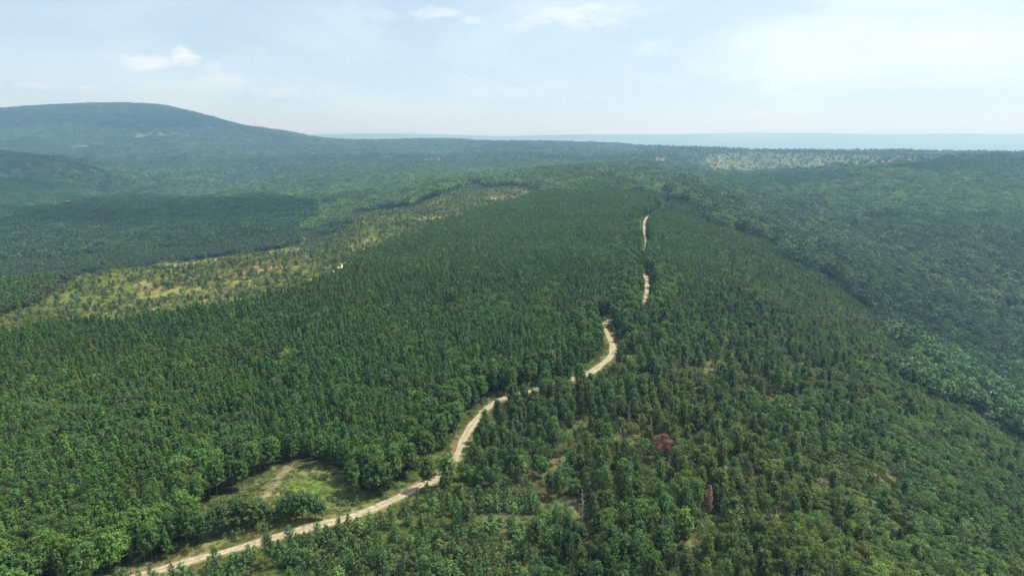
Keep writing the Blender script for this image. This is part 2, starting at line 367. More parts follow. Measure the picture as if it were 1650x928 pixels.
def ground_mat():
    m, t = newmat('forest_ground')
    o = nd(t, 'ShaderNodeOutputMaterial'); d = nd(t, 'ShaderNodeBsdfDiffuse')
    a = nd(t, 'ShaderNodeAttribute', attribute_name='ground_colour')
    g = nd(t, 'ShaderNodeNewGeometry')
    def noise(scale, det, lo, hi, a0, b0):
        nz = nd(t, 'ShaderNodeTexNoise'); nz.inputs['Scale'].default_value = scale; nz.inputs['Detail'].default_value = det; nz.inputs['Roughness'].default_value = .65
        t.links.new(g.outputs['Position'], nz.inputs['Vector'])
        mr = nd(t, 'ShaderNodeMapRange'); t.links.new(nz.outputs['Fac'], mr.inputs[0])
        mr.inputs[1].default_value = lo; mr.inputs[2].default_value = hi; mr.inputs[3].default_value = a0; mr.inputs[4].default_value = b0
        return mr.outputs[0], nz
    f1, nA = noise(0.35, 6, .3, .7, .55, 1.4)
    f2, nB = noise(0.035, 5, .35, .65, .75, 1.25)
    f = mth(t, 'MULTIPLY', f1, f2)
    mul = nd(t, 'ShaderNodeVectorMath', operation='SCALE'); t.links.new(a.outputs['Color'], mul.inputs[0]); t.links.new(f, mul.inputs['Scale'])
    # dry grass and soil mottling
    mixr = nd(t, 'ShaderNodeMixRGB', blend_type='MULTIPLY'); t.links.new(mul.outputs[0], mixr.inputs[1]); mixr.inputs[2].default_value = (1.12, .96, .85, 1)
    nC = nd(t, 'ShaderNodeTexNoise'); nC.inputs['Scale'].default_value = .12; nC.inputs['Detail'].default_value = 5
    t.links.new(g.outputs['Position'], nC.inputs['Vector'])
    mr = nd(t, 'ShaderNodeMapRange'); t.links.new(nC.outputs['Fac'], mr.inputs[0]); mr.inputs[1].default_value = .45; mr.inputs[2].default_value = .62
    t.links.new(mr.outputs[0], mixr.inputs[0])
    bmp = nd(t, 'ShaderNodeBump'); bmp.inputs['Strength'].default_value = .8; bmp.inputs['Distance'].default_value = .5
    t.links.new(nA.outputs['Fac'], bmp.inputs['Height']); t.links.new(bmp.outputs[0], d.inputs['Normal'])
    t.links.new(mixr.outputs[0], d.inputs['Color']); t.links.new(d.outputs[0], o.inputs['Surface'])
    return m
M_GROUND = ground_mat()
def road_mat():
    m, t = newmat('pale_gravel')
    o = nd(t, 'ShaderNodeOutputMaterial'); d = nd(t, 'ShaderNodeBsdfDiffuse'); g = nd(t, 'ShaderNodeNewGeometry')
    nz = nd(t, 'ShaderNodeTexNoise'); nz.inputs['Scale'].default_value = .9; nz.inputs['Detail'].default_value = 6; nz.inputs['Roughness'].default_value = .7
    t.links.new(g.outputs['Position'], nz.inputs['Vector'])
    r = nd(t, 'ShaderNodeValToRGB'); cr = r.color_ramp
    cr.elements[0].position = .3; cr.elements[0].color = (.20,.155,.10,1); cr.elements[1].position = .62; cr.elements[1].color = (.47,.40,.29,1)
    t.links.new(nz.outputs['Fac'], r.inputs[0])
    ra = nd(t, 'ShaderNodeAttribute', attribute_name='rut')
    mx = nd(t, 'ShaderNodeMixRGB'); t.links.new(ra.outputs['Fac'], mx.inputs[0]); t.links.new(r.outputs[0], mx.inputs[1]); mx.inputs[2].default_value = (.17,.17,.07,1)
    t.links.new(mx.outputs[0], d.inputs['Color']); t.links.new(d.outputs[0], o.inputs['Surface'])
    return m
M_ROAD = road_mat()

# ------------------------------------------------------------------ mesh helpers
def mesh_np(name, V, F, mats, midx=None, leafvar=None, smooth=False):
    """V (n,3), F (m,3) or (m,4) int array"""
    me = bpy.data.meshes.new(name); V = np.asarray(V, np.float32); F = np.asarray(F, np.int32)
    k = F.shape[1]
    me.vertices.add(len(V)); me.vertices.foreach_set('co', V.ravel())
    me.loops.add(F.size); me.loops.foreach_set('vertex_index', F.ravel())
    me.polygons.add(len(F)); me.polygons.foreach_set('loop_start', np.arange(0, F.size, k, dtype=np.int32))
    if midx is not None: me.polygons.foreach_set('material_index', np.asarray(midx, np.int32))
    if smooth: me.polygons.foreach_set('use_smooth', np.ones(len(F), bool))
    for mt in mats: me.materials.append(mt)
    if leafvar is not None:
        at = me.attributes.new('leafvar', 'FLOAT', 'FACE'); at.data.foreach_set('value', np.asarray(leafvar, np.float32))
    me.update(calc_edges=True); me.validate()
    return me
class Geo:
    def __init__(s): s.V = []; s.F = []; s.M = []; s.L = []; s.n = 0
    def tris(s, V, mi, lv):            # V (m,3,3)
        m = len(V); s.V.append(V.reshape(-1, 3)); s.F.append(np.arange(3*m).reshape(m, 3)+s.n); s.n += 3*m
        s.M.append(np.full(m, mi)); s.L.append(np.full(m, lv) if np.isscalar(lv) else lv)
    def tube(s, pts, rad, sides, mi):
        pts = np.asarray(pts, float); k = len(pts); ang = np.arange(sides)*2*math.pi/sides
        ring = []
        for i in range(k):
            d = pts[min(i+1,k-1)]-pts[max(i-1,0)]; d /= np.linalg.norm(d)+1e-9
            a = np.cross(d, (0.3,0.9,0.1)); a /= np.linalg.norm(a)+1e-9; b = np.cross(d, a)
            ring.append(pts[i]+rad[i]*(np.cos(ang)[:,None]*a+np.sin(ang)[:,None]*b))
        V = np.concatenate(ring); F = []
        for i in range(k-1):
            for j in range(sides):
                p = i*sides+j; q = i*sides+(j+1)%sides
                F += [(p,q,q+sides),(p,q+sides,p+sides)]
        s.V.append(V); s.F.append(np.array(F)+s.n); s.n += len(V); s.M.append(np.full(len(F), mi)); s.L.append(np.ones(len(F)))
    def mesh(s, name, mats):
        return mesh_np(name, np.concatenate(s.V), np.concatenate(s.F), mats, np.concatenate(s.M), np.concatenate(s.L))
def unit(v): return v/(np.linalg.norm(v, axis=-1, keepdims=True)+1e-9)
def leaf_tris(c, nrm, size, r, jitter=.6, elong=1.0, grav=None):
    """one triangle per centre, facing about nrm"""
    m = len(c)
    nn = unit(nrm + jitter*r.normal(size=(m,3)))
    a = unit(np.cross(nn, r.normal(size=(m,3)))); b = np.cross(nn, a)
    sz = size*(0.7+.6*r.random((m,1)))
    return np.stack([c+a*sz*.95*elong, c-a*sz*.5*elong+b*sz*.62/elong, c-a*sz*.5*elong-b*sz*.62/elong], 1)
def pine_crown(G, r, h, R, whorls, per, tufts, tri, tsz, z0=.22, ox=0, oy=0, oz=0, lv=(.65,1.35), pw=.62):
    """whorled branches that turn up at their ends, carrying bottle-brush tufts"""
    C = []; N = []; LV = []
    for i in range(whorls):
        t = z0 + (1-z0)*(i+.5*r.random())/whorls
        prof = min(1, ((1-t)*1.3)**pw+.05)*(.55+.45*min(1, (t-z0)/.15+.3))
        np_ = max(3, int(per*(0.5+prof*.6)+.5)); a0 = r.random()*6.28
        for k in range(np_):
            a = a0+6.283*k/np_+r.normal()*.25
            L = R*prof*(.75+.45*r.random())
            up = .15+.75*t+.15*r.normal()
            bright = .8+.4*r.random()
            for q in range(tufts):
                s = (q+1)/tufts*.92+.08
                cx = math.cos(a)*L*s; cy = math.sin(a)*L*s; cz = h*t + L*s*s*up*.8
                for _ in range(tri):
                    j = r.normal(size=3)*.16*R*.5
                    C.append((cx+j[0], cy+j[1], cz+j[2])); N.append((math.cos(a)*.6, math.sin(a)*.6, .9))
                    LV.append(bright*(lv[0]+(lv[1]-lv[0])*r.random()))
    for _ in range(max(2, tri*2)):       # leader
        C.append((r.normal()*.06*R, r.normal()*.06*R, h*(.93+.09*r.random()))); N.append((0,0,1)); LV.append(1.15)
    C = np.array(C); N = np.array(N)
    V = leaf_tris(C, N, tsz, r, .75, 1.25)
    V = V + np.array((ox, oy, oz)); G.tris(V, 0, np.array(LV))
def broad_crown(G, r, h, R, lobes, per, sz, base=.35, ox=0, oy=0, oz=0, flat=1.0):
    """domed crown of many overlapping leaf clusters with gaps between the limbs"""
    cz = h*(base+(1-base)*.45); rz = h*(1-base)*.52*flat
    C = []; N = []; LV = []
    for i in range(lobes):
        u = 1-1.5*((i+.5)/lobes); a = i*2.39996+r.normal()*.35
        u = max(-.6, min(1, u+.1*r.normal())); s = math.sqrt(max(0,1-u*u))
        rad = .66+.2*r.random()
        lc = np.array((math.cos(a)*s*R*rad, math.sin(a)*s*R*rad, cz+u*rz*rad*1.1))
        lr = R*(.30+.16*r.random())*(1.1 if lobes < 10 else 1)
        n_ = unit(r.normal(size=(per,3))+np.array((0,0,.5))+.5*unit(lc-np.array((0,0,cz))))
        c_ = lc+n_*lr*np.array((1,1,.8))*(.75+.3*r.random((per,1)))
        br = .8+.4*r.random()
        C.append(c_); N.append(n_); LV.append(br*(.72+.5*r.random(per)))
    C = np.concatenate(C); N = np.concatenate(N); LV = np.concatenate(LV)
    V = leaf_tris(C, N, sz, r, .55)+np.array((ox,oy,oz)); G.tris(V, 0, LV)
def pine_trunk(G, r, h, rad, mi):
    bend = r.normal(size=2)*.15
    G.tube([(0,0,-.6),(bend[0]*.5,bend[1]*.5,h*.4),(bend[0],bend[1],h*.97)], [rad*1.15,rad*.75,rad*.12], 5, mi)
def broad_trunk(G, r, h, R, mi):
    G.tube([(0,0,-.8),(.1,0,h*.28),(.15,.1,h*.5),(0,0,h*.8)], [.2,.15,.1,.03], 5, mi)
    for k in range(5):
        a = k*1.26+r.random(); L = R*.62
        G.tube([(.1,0,h*(.28+.04*k)),(math.cos(a)*L*.5,math.sin(a)*L*.5,h*(.45+.05*k)),(math.cos(a)*L,math.sin(a)*L,h*(.58+.05*k))], [.09,.06,.02], 3, mi)

def tuft_mesh(k):
    r = r_(k); G = Geo(); m = 34; a = r.random(m)*6.28; d = .55*np.sqrt(r.random(m)); b = np.stack([np.cos(a)*d, np.sin(a)*d, np.zeros(m)-.05], 1)
    l = np.stack([r.normal(size=m)*.14, r.normal(size=m)*.14, .25+.35*r.random(m)], 1); w_ = unit(np.stack([r.normal(size=m), r.normal(size=m), np.zeros(m)], 1))*.06
    G.tris(np.stack([b-w_, b+w_, b+l], 1), 0, .7+.6*r.random(m)); return G.mesh('grass_tuft_mesh', [M_BROAD])
def r_(k): return np.random.default_rng(100+k)
LIB = {}
LIB['tuft'] = [tuft_mesh(90+k) for k in range(3)]
crown_meshes = {}; trunk_meshes = {}
def lib_pine(key, k, h, R, **kw):
    r = r_(k); G = Geo(); pine_crown(G, r, h, R, **kw); crown = G.mesh('pine_crown_mesh', [M_PINE])
    T = Geo(); pine_trunk(T, r_(k), h, .13, 0); tr = T.mesh('pine_trunk_mesh', [M_BARK])
    r = r_(k); G = Geo(); pine_crown(G, r, h, R, **kw); pine_trunk(G, r_(k), h, .13, 1)
    LIB.setdefault(key, []).append(G.mesh('pine_tree_mesh', [M_PINE, M_BARK]))
    crown_meshes.setdefault(key, []).append(crown); trunk_meshes.setdefault(key, []).append(tr)
def lib_broad(key, k, h, R, **kw):
    r = r_(k); G = Geo(); broad_crown(G, r, h, R, **kw); crown = G.mesh('broadleaf_crown_mesh', [M_BROAD])
    T = Geo(); broad_trunk(T, r_(k), h, R, 0); tr = T.mesh('broadleaf_trunk_mesh', [M_GREYBARK])
    r = r_(k); G = Geo(); broad_crown(G, r, h, R, **kw); broad_trunk(G, r_(k), h, R, 1)
    LIB.setdefault(key, []).append(G.mesh('broadleaf_tree_mesh', [M_BROAD, M_GREYBARK]))
    crown_meshes.setdefault(key, []).append(crown); trunk_meshes.setdefault(key, []).append(tr)
# plantation pine (narrow, pointed), grown pine (wide, tiered), young pine, broadleaf, shrub
for k in range(6): lib_pine('pine', k, 10.5+.5*k, 1.8, whorls=13, per=6, tufts=4, tri=7, tsz=.28, pw=.72)
for k in range(6): lib_pine('bigpine', 10+k, 12.5+.5*k, 2.7+.15*k, whorls=11+k%3, per=7, tufts=5, tri=8, tsz=.34, z0=.38, pw=.42)
for k in range(4): lib_pine('young', 20+k, 4.6, 1.35, whorls=7, per=5, tufts=3, tri=3, tsz=.30, z0=.08)
for k in range(7): lib_broad('broad', 30+k, 10.5+.5*(k%3), 3.0+.25*k, lobes=13+2*(k%4), per=120, sz=.29)
for k in range(4): lib_broad('shrub', 40+k, 2.2, 1.4, lobes=7, per=40, sz=.2, base=.05)
# sparser versions for a few hundred metres off
for k in range(4):
    r = r_(50+k); G = Geo(); pine_crown(G, r, 11.5, 1.8, whorls=9, per=4, tufts=2, tri=3, tsz=.52, pw=.85); LIB.setdefault('pine_mid', []).append(G.mesh('pine_mid_mesh', [M_PINE, M_BARK]))
for k in range(4):
    r = r_(55+k); G = Geo(); broad_crown(G, r, 12, 3.6, lobes=14, per=22, sz=.68); LIB.setdefault('broad_mid', []).append(G.mesh('broad_mid_mesh', [M_BROAD, M_GREYBARK]))
for k in range(6):
    r = r_(155+k); G = Geo(); broad_crown(G, r, 13+.7*(k%3), 4.2+.25*k, lobes=17+2*(k%3), per=26, sz=.74, base=.45, flat=1.15); LIB.setdefault('oak_mid', []).append(G.mesh('oak_mid_mesh', [M_BROAD, M_GREYBARK]))
# stands of a dozen (14 m) and of several dozen (36 m) crowns
def stand(key, k, mat, size, sp, fn):
    r = r_(k); G = Geo(); m = int(round(size/sp)); sp = size/m
    for i in range(m):
        for j in range(m):
            x = (i+.5)*sp-size/2+r.normal()*sp*.22; y = (j+.5)*sp-size/2+r.normal()*sp*.22
            fn(G, r, x, y)
    for q in range(len(G.L)): pass
    LIB.setdefault(key, []).append(G.mesh(key+'_mesh', [mat]))
def _pf(G, r, x, y):
    s = .85+.3*r.random(); n0 = len(G.L)
    pine_crown(G, r, 10.5*s, 2.1, whorls=5, per=3, tufts=1, tri=2, tsz=1.25, z0=.35, ox=x, oy=y)
    G.L[-1] = G.L[-1]*(.8+.4*r.random())
def _bf(G, r, x, y):
    s = .8+.4*r.random()
    broad_crown(G, r, 12*s, 3.6*s, lobes=7, per=9, sz=1.15, ox=x, oy=y, base=.3); G.L[-1] = G.L[-1]*(.75+.5*r.random())
def _pf2(G, r, x, y):
    s = .8+.4*r.random()
    pine_crown(G, r, 10.5*s, 2.6, whorls=3, per=3, tufts=1, tri=1, tsz=2.1, z0=.45, ox=x, oy=y); G.L[-1] = G.L[-1]*(.8+.4*r.random())
def _bf2(G, r, x, y):
    s = .75+.5*r.random()
    broad_crown(G, r, 12*s, 4.0*s, lobes=5, per=5, sz=2.0, ox=x, oy=y, base=.3); G.L[-1] = G.L[-1]*(.72+.56*r.random())
for k in range(4): stand('pine_stand', 60+k, M_PINE, 14, 3.6, _pf)
for k in range(4): stand('broad_stand', 65+k, M_BROAD, 14, 5.2, _bf)
for k in range(3): stand('pine_block', 70+k, M_PINE, 36, 5.0, _pf2)
for k in range(3): stand('broad_block', 75+k, M_BROAD, 36, 6.8, _bf2)
def snag_mesh(k, h=9, spread=1.2):
    r = r_(k); G = Geo()
    G.tube([(0,0,-.5),(.1,0,h*.5),(.05,.1,h)], [.2,.13,.03], 5, 0)
    for i in range(26):
        t = .3+.68*r.random(); a = r.random()*6.28; L = spread*(1.25-t)*(.6+.8*r.random())
        b = (math.cos(a)*L, math.sin(a)*L, h*t+L*.55)
        G.tube([(0.05,0,h*t),(b[0]*.5,b[1]*.5,h*t+L*.2),b], [.05,.035,.012], 3, 0)
    return G.mesh('snag_mesh', [M_GREYBARK])
SNAG = [snag_mesh(80+k) for k in range(3)]
LIB['snag'] = SNAG; crown_meshes['snag'] = SNAG

# ------------------------------------------------------------------ the ground
thg, rg = GT, np.exp(GR)
ug, vg, fg = proj(GX, GY, GZ)
colr = np.zeros(GX.shape+(3,)); colr[:] = (0.040, 0.052, 0.022)
front = GY > 50
nz1 = fbm(GX, GY, 60, 4, 3)[...,None]
def paint(mask, c, k=1.0):
    m = (mask & front)[...,None]*k; colr[:] = colr*(1-m) + np.array(c)*m
_, vup, _ = proj(GX, GY, GZ+6); uup = ug
SCR = inpoly(*ragged(GX, GY, ug, vg, 9), SCRUB) & (rg < 2000) & (rg > 250)
paint(SCR, (0.165,0.175,0.060)); 
m = (SCR & (fbm(GX,GY,45,4,13) > .12)); paint(m, (0.185,0.165,0.085), .8)
m = (SCR & (fbm(GX,GY,70,4,23) > .15)); paint(m, (0.08,0.12,0.03), .8)
YG = inpoly(ug, vg, YOUNG) & (rg < 300)
paint(YG, (0.062,0.085,0.025)); paint(YG & (fbm(GX,GY,22,3,18) > .2), (0.13,0.125,0.06), .8)
right = (ug > 740) & (ug < 1500) & (vg > 520) & ~inpoly(ug, vg, PLANT) & (rg < 520)
paint(right & ~YG, (0.058,0.062,0.03)); 
CLR = inpoly(ug, vg, CLEARING) & (rg < 300)
paint(in_open(ug, vg+0) & (rg < 520) & right, (0.115,0.125,0.060), .8)
far_floor = rg > 1000
paint(far_floor & ~SCR, (0.036,0.06,0.026))
# lowland: fields among woods
fld = (rg > 5600)
colr = np.where(fld[...,None], np.array((0.045,0.085,0.035)) + np.clip(fbm(GX,GY,2600,4,44),0,1)[...,None]*np.array((.2,.2,.1)), colr)
for poly, c, dens in CUT:
    paint(inpoly(ug, vg, poly) & (rg > 450), c)
paint(inpoly(ug, vg, [(533,440),(540,430),(552,424),(553,430),(545,438),(538,444)]), (0.62,0.52,0.38))
rd = np.full(GX.shape, 1e9); nearm = front & (rg < 1300)
rd[nearm] = road_dist(GX[nearm], GY[nearm])
vn = fbm(GX, GY, 14, 3, 71)
paint((rd < 10+4*vn) & (rg < 420), (0.085,0.115,0.032), .7); paint((rd < 2.8+2.4*vn) & (rg < 420), (0.17,0.15,0.085), .7)
# clearing: green sward, a worn reddish track, paler rim
paint(CLR, (0.13,0.15,0.06), 1)
cu, cv = ug, vg
paint(CLR & (((cu-500)/42)**2+((cv-787)/20)**2 < 1), (0.11,0.16,0.042))
paint(CLR & (((cu-505)/34)**2+((cv-782)/13)**2 < 1), (0.10,0.145,0.038))
trk = np.array([(466,752),(452,764),(447,776),(434,790),(424,802),(405,815)])
dtr = np.full(GX.shape, 1e9)
for (x1,y1),(x2,y2) in zip(trk[:-1], trk[1:]):
    t = np.clip(((cu-x1)*(x2-x1)+(cv-y1)*(y2-y1))/((x2-x1)**2+(y2-y1)**2), 0, 1)
    dtr = np.minimum(dtr, np.hypot(cu-x1-t*(x2-x1), cv-y1-t*(y2-y1)))
paint(CLR & (dtr < 7+3*vn), (0.18,0.15,0.095), .6)
paint(CLR & (((cu-458)/10)**2+((cv-757)/4)**2 < 1), (0.28,0.25,0.20), .6)
nT, nR = GX.shape
V = np.stack([GX, GY, GZ], -1).reshape(-1, 3)
idx = np.arange(nT*nR).reshape(nT, nR)
F = np.stack([idx[:-1,:-1], idx[1:,:-1], idx[1:,1:], idx[:-1,1:]], -1).reshape(-1, 4)[:, ::-1]
# close the seam behind
seam = np.stack([idx[-1,:-1], idx[0,:-1], idx[0,1:], idx[-1,1:]], -1)[:, ::-1]
me = bpy.data.meshes.new('ground')
Vn = np.concatenate([V, [(0,0,float(GZ[:,0].mean()))]]); F = np.concatenate([F, seam])
me.vertices.add(len(Vn)); me.vertices.foreach_set('co', Vn.astype(np.float32).ravel())
fan = np.stack([np.full(nT, len(Vn)-1), idx[np.arange(nT),0], idx[(np.arange(nT)+1)%nT,0]], -1)[:, ::-1]
nl = F.size+fan.size
me.loops.add(nl); me.loops.foreach_set('vertex_index', np.concatenate([F.ravel(), fan.ravel()]).astype(np.int32))
me.polygons.add(len(F)+len(fan))
me.polygons.foreach_set('loop_start', np.concatenate([np.arange(len(F))*4, F.size+np.arange(len(fan))*3]).astype(np.int32))
me.polygons.foreach_set('use_smooth', np.ones(len(F)+len(fan), bool))
ca = me.attributes.new('ground_colour', 'FLOAT_COLOR', 'POINT')
c4 = np.concatenate([colr.reshape(-1,3), np.ones((nT*nR,1))], 1); c4 = np.concatenate([c4, [[.05,.05,.03,1]]])
ca.data.foreach_set('color', c4.astype(np.float32).ravel())
me.materials.append(M_GROUND); me.update(calc_edges=True)
ground = bpy.data.objects.new('ground', me); S.collection.objects.link(ground)
ground['kind'] = 'structure'; ground['label'] = 'rolling hills and ridges under the forest, reaching to the hazy lowland'
# terrain faces must look upwards
if me.polygons[len(F)//3].normal.z < 0:
    me.flip_normals()

# ------------------------------------------------------------------ the dirt road
def road_mesh(path, width, name):
    d = np.gradient(path, axis=0); d /= np.linalg.norm(d, axis=1, keepdims=True); nrm = np.stack([d[:,1], -d[:,0]], 1)
    offs = np.array([-1.25,-1.0,-.62,-.42,-.1,.1,.42,.62,1.0,1.25])*width/2
    dz = np.array([-.35,.13,.10,.08,.14,.14,.08,.10,.13,-.35]); rut = np.array([1,.75,.1,0,.5,.5,0,.1,.75,1])
    V = []; RU = []
    for i in range(len(path)):
        wv = (1+.16*math.sin(i*.37)+.12*math.sin(i*.11+1))*(1-.22*float(sstep(380, 560, path[i][1])) if width < 5 else 1)
        for o, z, ru in zip(offs, dz, rut):
            p = path[i]+nrm[i]*(o*wv+.25*math.sin(i*.9+o)*(abs(o) > width*.45))
            V.append((p[0], p[1], z)); RU.append(ru)
    V = np.array(V); V[:,2] += height(V[:,0], V[:,1]) + .12
    k = len(offs); F = []
    for i in range(len(path)-1):
        for j in range(k-1):
            a = i*k+j; F.append((a, a+1, a+k+1, a+k))
    m = mesh_np(name, V, np.array(F), [M_ROAD], smooth=True)
    at = m.attributes.new('rut', 'FLOAT', 'POINT'); at.data.foreach_set('value', np.array(RU, np.float32))
    return m
road = bpy.data.objects.new('dirt_road', road_mesh(ROAD, 3.0, 'dirt_road')); S.collection.objects.link(road)
road['kind'] = 'structure'; road['label'] = 'pale winding dirt road along the ridge between pine plantation and mixed woods'
spur = smooth_path([cast(u, v, 0, 900) for u, v in [(906,275),(908,270),(914,279),(922,281)]], 6)
o = bpy.data.objects.new('dirt_road', road_mesh(spur, 7.0, 'far_road')); S.collection.objects.link(o)
o['kind'] = 'structure'; o['label'] = 'short pale stretch of dirt road far off on the saddle beyond the knoll'

# ------------------------------------------------------------------ planting
# visible stretches of road, kept open to the view
RU_, RV_, RF_ = proj(ROAD[:,0], ROAD[:,1], height(ROAD[:,0], ROAD[:,1]))
VISROAD = [(225,929,640,800),(640,803,666,788),(702,776,714,762),(733,742,764,682),(764,682,815,640),(838,640,870,628),(884,624,900,616),(918,614,928,606),(948,605,990,545),(968,545,982,522),(1030,492,1048,448),(1030,405,1046,350),(1050,350,1064,338),(1070,334,1078,328)]
vis = np.zeros(len(ROAD), bool)
for a0, b0, a1, b1 in VISROAD:
    u0, u1 = min(a0,a1)-3, max(a0,a1)+3; v0, v1 = min(b0,b1)-3, max(b0,b1)+3
    vis |= (RU_ >= u0) & (RU_ <= u1) & (RV_ >= v0) & (RV_ <= v1)
VU, VV, VF = RU_[vis], RV_[vis], RF_[vis]
ROADPEN = np.where(vis, 0, 2.4)      # overgrown verges where the road is hidden
def blocks_road(x, y, z, h, R):
    """true for trees that stand between the drone and an open stretch of road, near it"""
    u, v0, f = proj(x, y, z); _, v1, _ = proj(x, y, z+h)
    res = np.zeros(len(x), bool); rw = 1100*R*np.where(f > 270, 1.15, .75)/f
    sel = np.where(rdist_cache[0] < 40)[0]
    for i in sel:
        k = (np.abs(VU-u[i]) < rw[i]) & (VF > f[i]-1) & (VF < f[i]+70) & (VV > v1[i]+2) & (VV < v0[i]+2)
        if k.sum() >= 1 and ((hash2(np.array([i]), np.array([7]), 3)[0] > .10) or f[i] > 270): res[i] = True
    return res
rdist_cache = [None]
def jgrid(x0, x1, y0, y1, sp, jit, rot=0.0, seed=1):
    r = np.random.default_rng(seed)
    L = max(abs(x0),abs(x1),abs(y0),abs(y1))*1.45; m = int(L/sp)
    i, j = np.meshgrid(np.arange(-m, m+1), np.arange(-m, m+1), indexing='ij')
    x = (i+.5*(j % 2))*sp; y = j*sp*.88
    c, s = math.cos(rot), math.sin(rot); X = x*c-y*s; Y = x*s+y*c
    k = (X > x0) & (X < x1) & (Y > y0) & (Y < y1)
    X, Y = X[k], Y[k]
    return X + r.normal(size=len(X))*sp*jit, Y + r.normal(size=len(X))*sp*jit
FOV = 0.80
def wedge(x, y, r0, r1, pad=0):
    th, r = tr_(x, y); k = (np.abs(th) < FOV) & (r >= r0) & (r < r1); return k
T = []    # all trees: kind, x, y, z, scale(h), scale(w), tint
def zone_of(x, y, z, h):
    u, v, f = proj(x, y, z+h); ub, vb, _ = proj(x, y, z)
    zn = np.full(len(x), 'mix', dtype='<U6')
    ur, vr = ragged(x, y, u, v, 26); zn[inpoly(ur, vr, HARD)] = 'hard'
    zn[inpoly(u, v, PLANT)] = 'plant'
    zn[inpoly(u, v, SCRUB)] = 'scrub'
    zn[inpoly(ub, vb, YOUNG)] = 'young'
    r = np.hypot(x, y)
    zn[(r < 132) & (x < -60)] = 'plant'
    left = (u < 900) & (v < 520) & (zn == 'mix')
    zn[left] = 'left'
    return zn, u, v, ub, vb
recs = {k: [] for k in ('pine','bigpine','young','broad','shrub','snag','pine_mid','broad_mid','oak_mid','pine_stand','broad_stand','pine_block','broad_block','tuft')}
SING = {'red': (1067,745,12), 'snag': (937,842,8), 'pink': (1141,832,7)}
SINGLES = []
for u_, v_, hw in SING.values():
    g_ = cast(u_, v_); a_, b_, f_ = proj(np.array(g_[0]), np.array(g_[1]), height(*g_)); SINGLES.append((u_, v_, float(f_), hw, 0))
HGT = {'pine': (10.5,1.9), 'bigpine': (14,3), 'young': (4.6,1.3), 'broad': (11.5,3.6)}
def emit(kind, x, y, z, sw, sh, tint, tilt=None):
    if len(x) == 0: return
    x, y, z = np.asarray(x), np.asarray(y), np.asarray(z)
    if kind in HGT:
        H, RR = HGT[kind]; sh0 = np.broadcast_to(sh, len(x)); u_, v_, f_ = proj(x, y, z+H*sh0); ok = np.ones(len(x), bool)
        for (su, sv, sf, hw, hh) in SINGLES:
            ok &= ~((np.abs(u_-su) < hw*.8+1100*RR*.5/f_) & (f_ < sf+3) & (v_ < sv-2) & (v_ > sv-170))
        if not ok.all():
            sw = np.broadcast_to(sw, len(x))[ok]; sh = sh0[ok]; tint = np.broadcast_to(np.asarray(tint, float), (len(x), 3))[ok]
            if tilt is not None: tilt = tilt[ok]
            x, y, z = x[ok], y[ok], z[ok]
            if len(x) == 0: return
    m = len(x); sw = np.broadcast_to(sw, m); sh = np.broadcast_to(sh, m)
    tint = np.broadcast_to(np.asarray(tint, float), (m, 3))
    recs[kind].append(np.concatenate([np.stack([x, y, z, sw, sh], 1), tint, (tilt if tilt is not None else np.zeros((m,2)))], 1))
def vary(base, x, y, seed, amt=.22, yel=.25, scale=38):
    """stand to stand and tree to tree pigment differences"""
    m = len(x); r = np.random.default_rng(seed)
    a = 1+amt*(.8*fbm(x, y, scale, 3, seed)+.9*r.normal(size=m)*.5)
    yv = np.clip(yel*(fbm(x, y, scale*1.7, 2, seed+3)*.9+.42*r.normal(size=m)), -.5, .45)
    yv = np.where(yv < 0, yv*.5, yv)
    c = np.array(base)[None]*np.clip(a, .45, 1.8)[:,None]
    bright = r.random(m) < .10; c[bright] *= 1.35
    c[:,0] *= np.clip(1+yv, .5, 2.2); c[:,2] *= np.clip(1-.6*yv, .4, 1.7)
    return c
C_PLANT = (0.064, 0.144, 0.024); C_BIG = (0.068, 0.130, 0.028); C_YOUNG = (0.090, 0.160, 0.040)
C_BROAD = (0.082, 0.145, 0.030); C_HARD = (0.074, 0.138, 0.046); C_SHRUB = (0.098, 0.148, 0.042)
NEAR, MID, FARR = 480, 1000, 2500
# --- plantation
x, y = jgrid(-1100, 1100, 60, 1000, 2.62, .17, .35, 11)
k = wedge(x, y, 95, MID); x, y = x[k], y[k]; z = height(x, y)
zn, u, v, ub, vb = zone_of(x, y, z, 6.5); rdst = road_dist(x, y)
k = (zn == 'plant') & (rdst > 4.6+1.5*fbm(x, y, 12, 2, 5)) & ~inpoly(ub, vb, CLEARING)
gap = fbm(x, y, 9, 3, 55) > .47
k &= ~gap
x, y, z, rdst = x[k], y[k], z[k], rdst[k]; m = len(x); rr = np.random.default_rng(5)
rdist_cache[0] = rdst; bl = blocks_road(x, y, z, 8, 1.3)
sh = .82+.14*fbm(x, y, 60, 3, 2)+.10*rr.normal(size=m); sh = np.clip(sh*.84, .38, 1.0)
x, y, z, rdst, sh = x[~bl], y[~bl], z[~bl], rdst[~bl], sh[~bl]; m = len(x)
tint = vary(C_PLANT, x, y, 21, .26, .30)
u0, v0, _ = proj(x, y, z+6)
# lighter younger foliage towards the left foreground, darker block beyond the middle
lf = sstep(420, 60, u0)*sstep(560, 760, v0); tint = tint*(1+lf[:,None]*np.array((.32,.25,.30)))
dist = np.hypot(x, y)
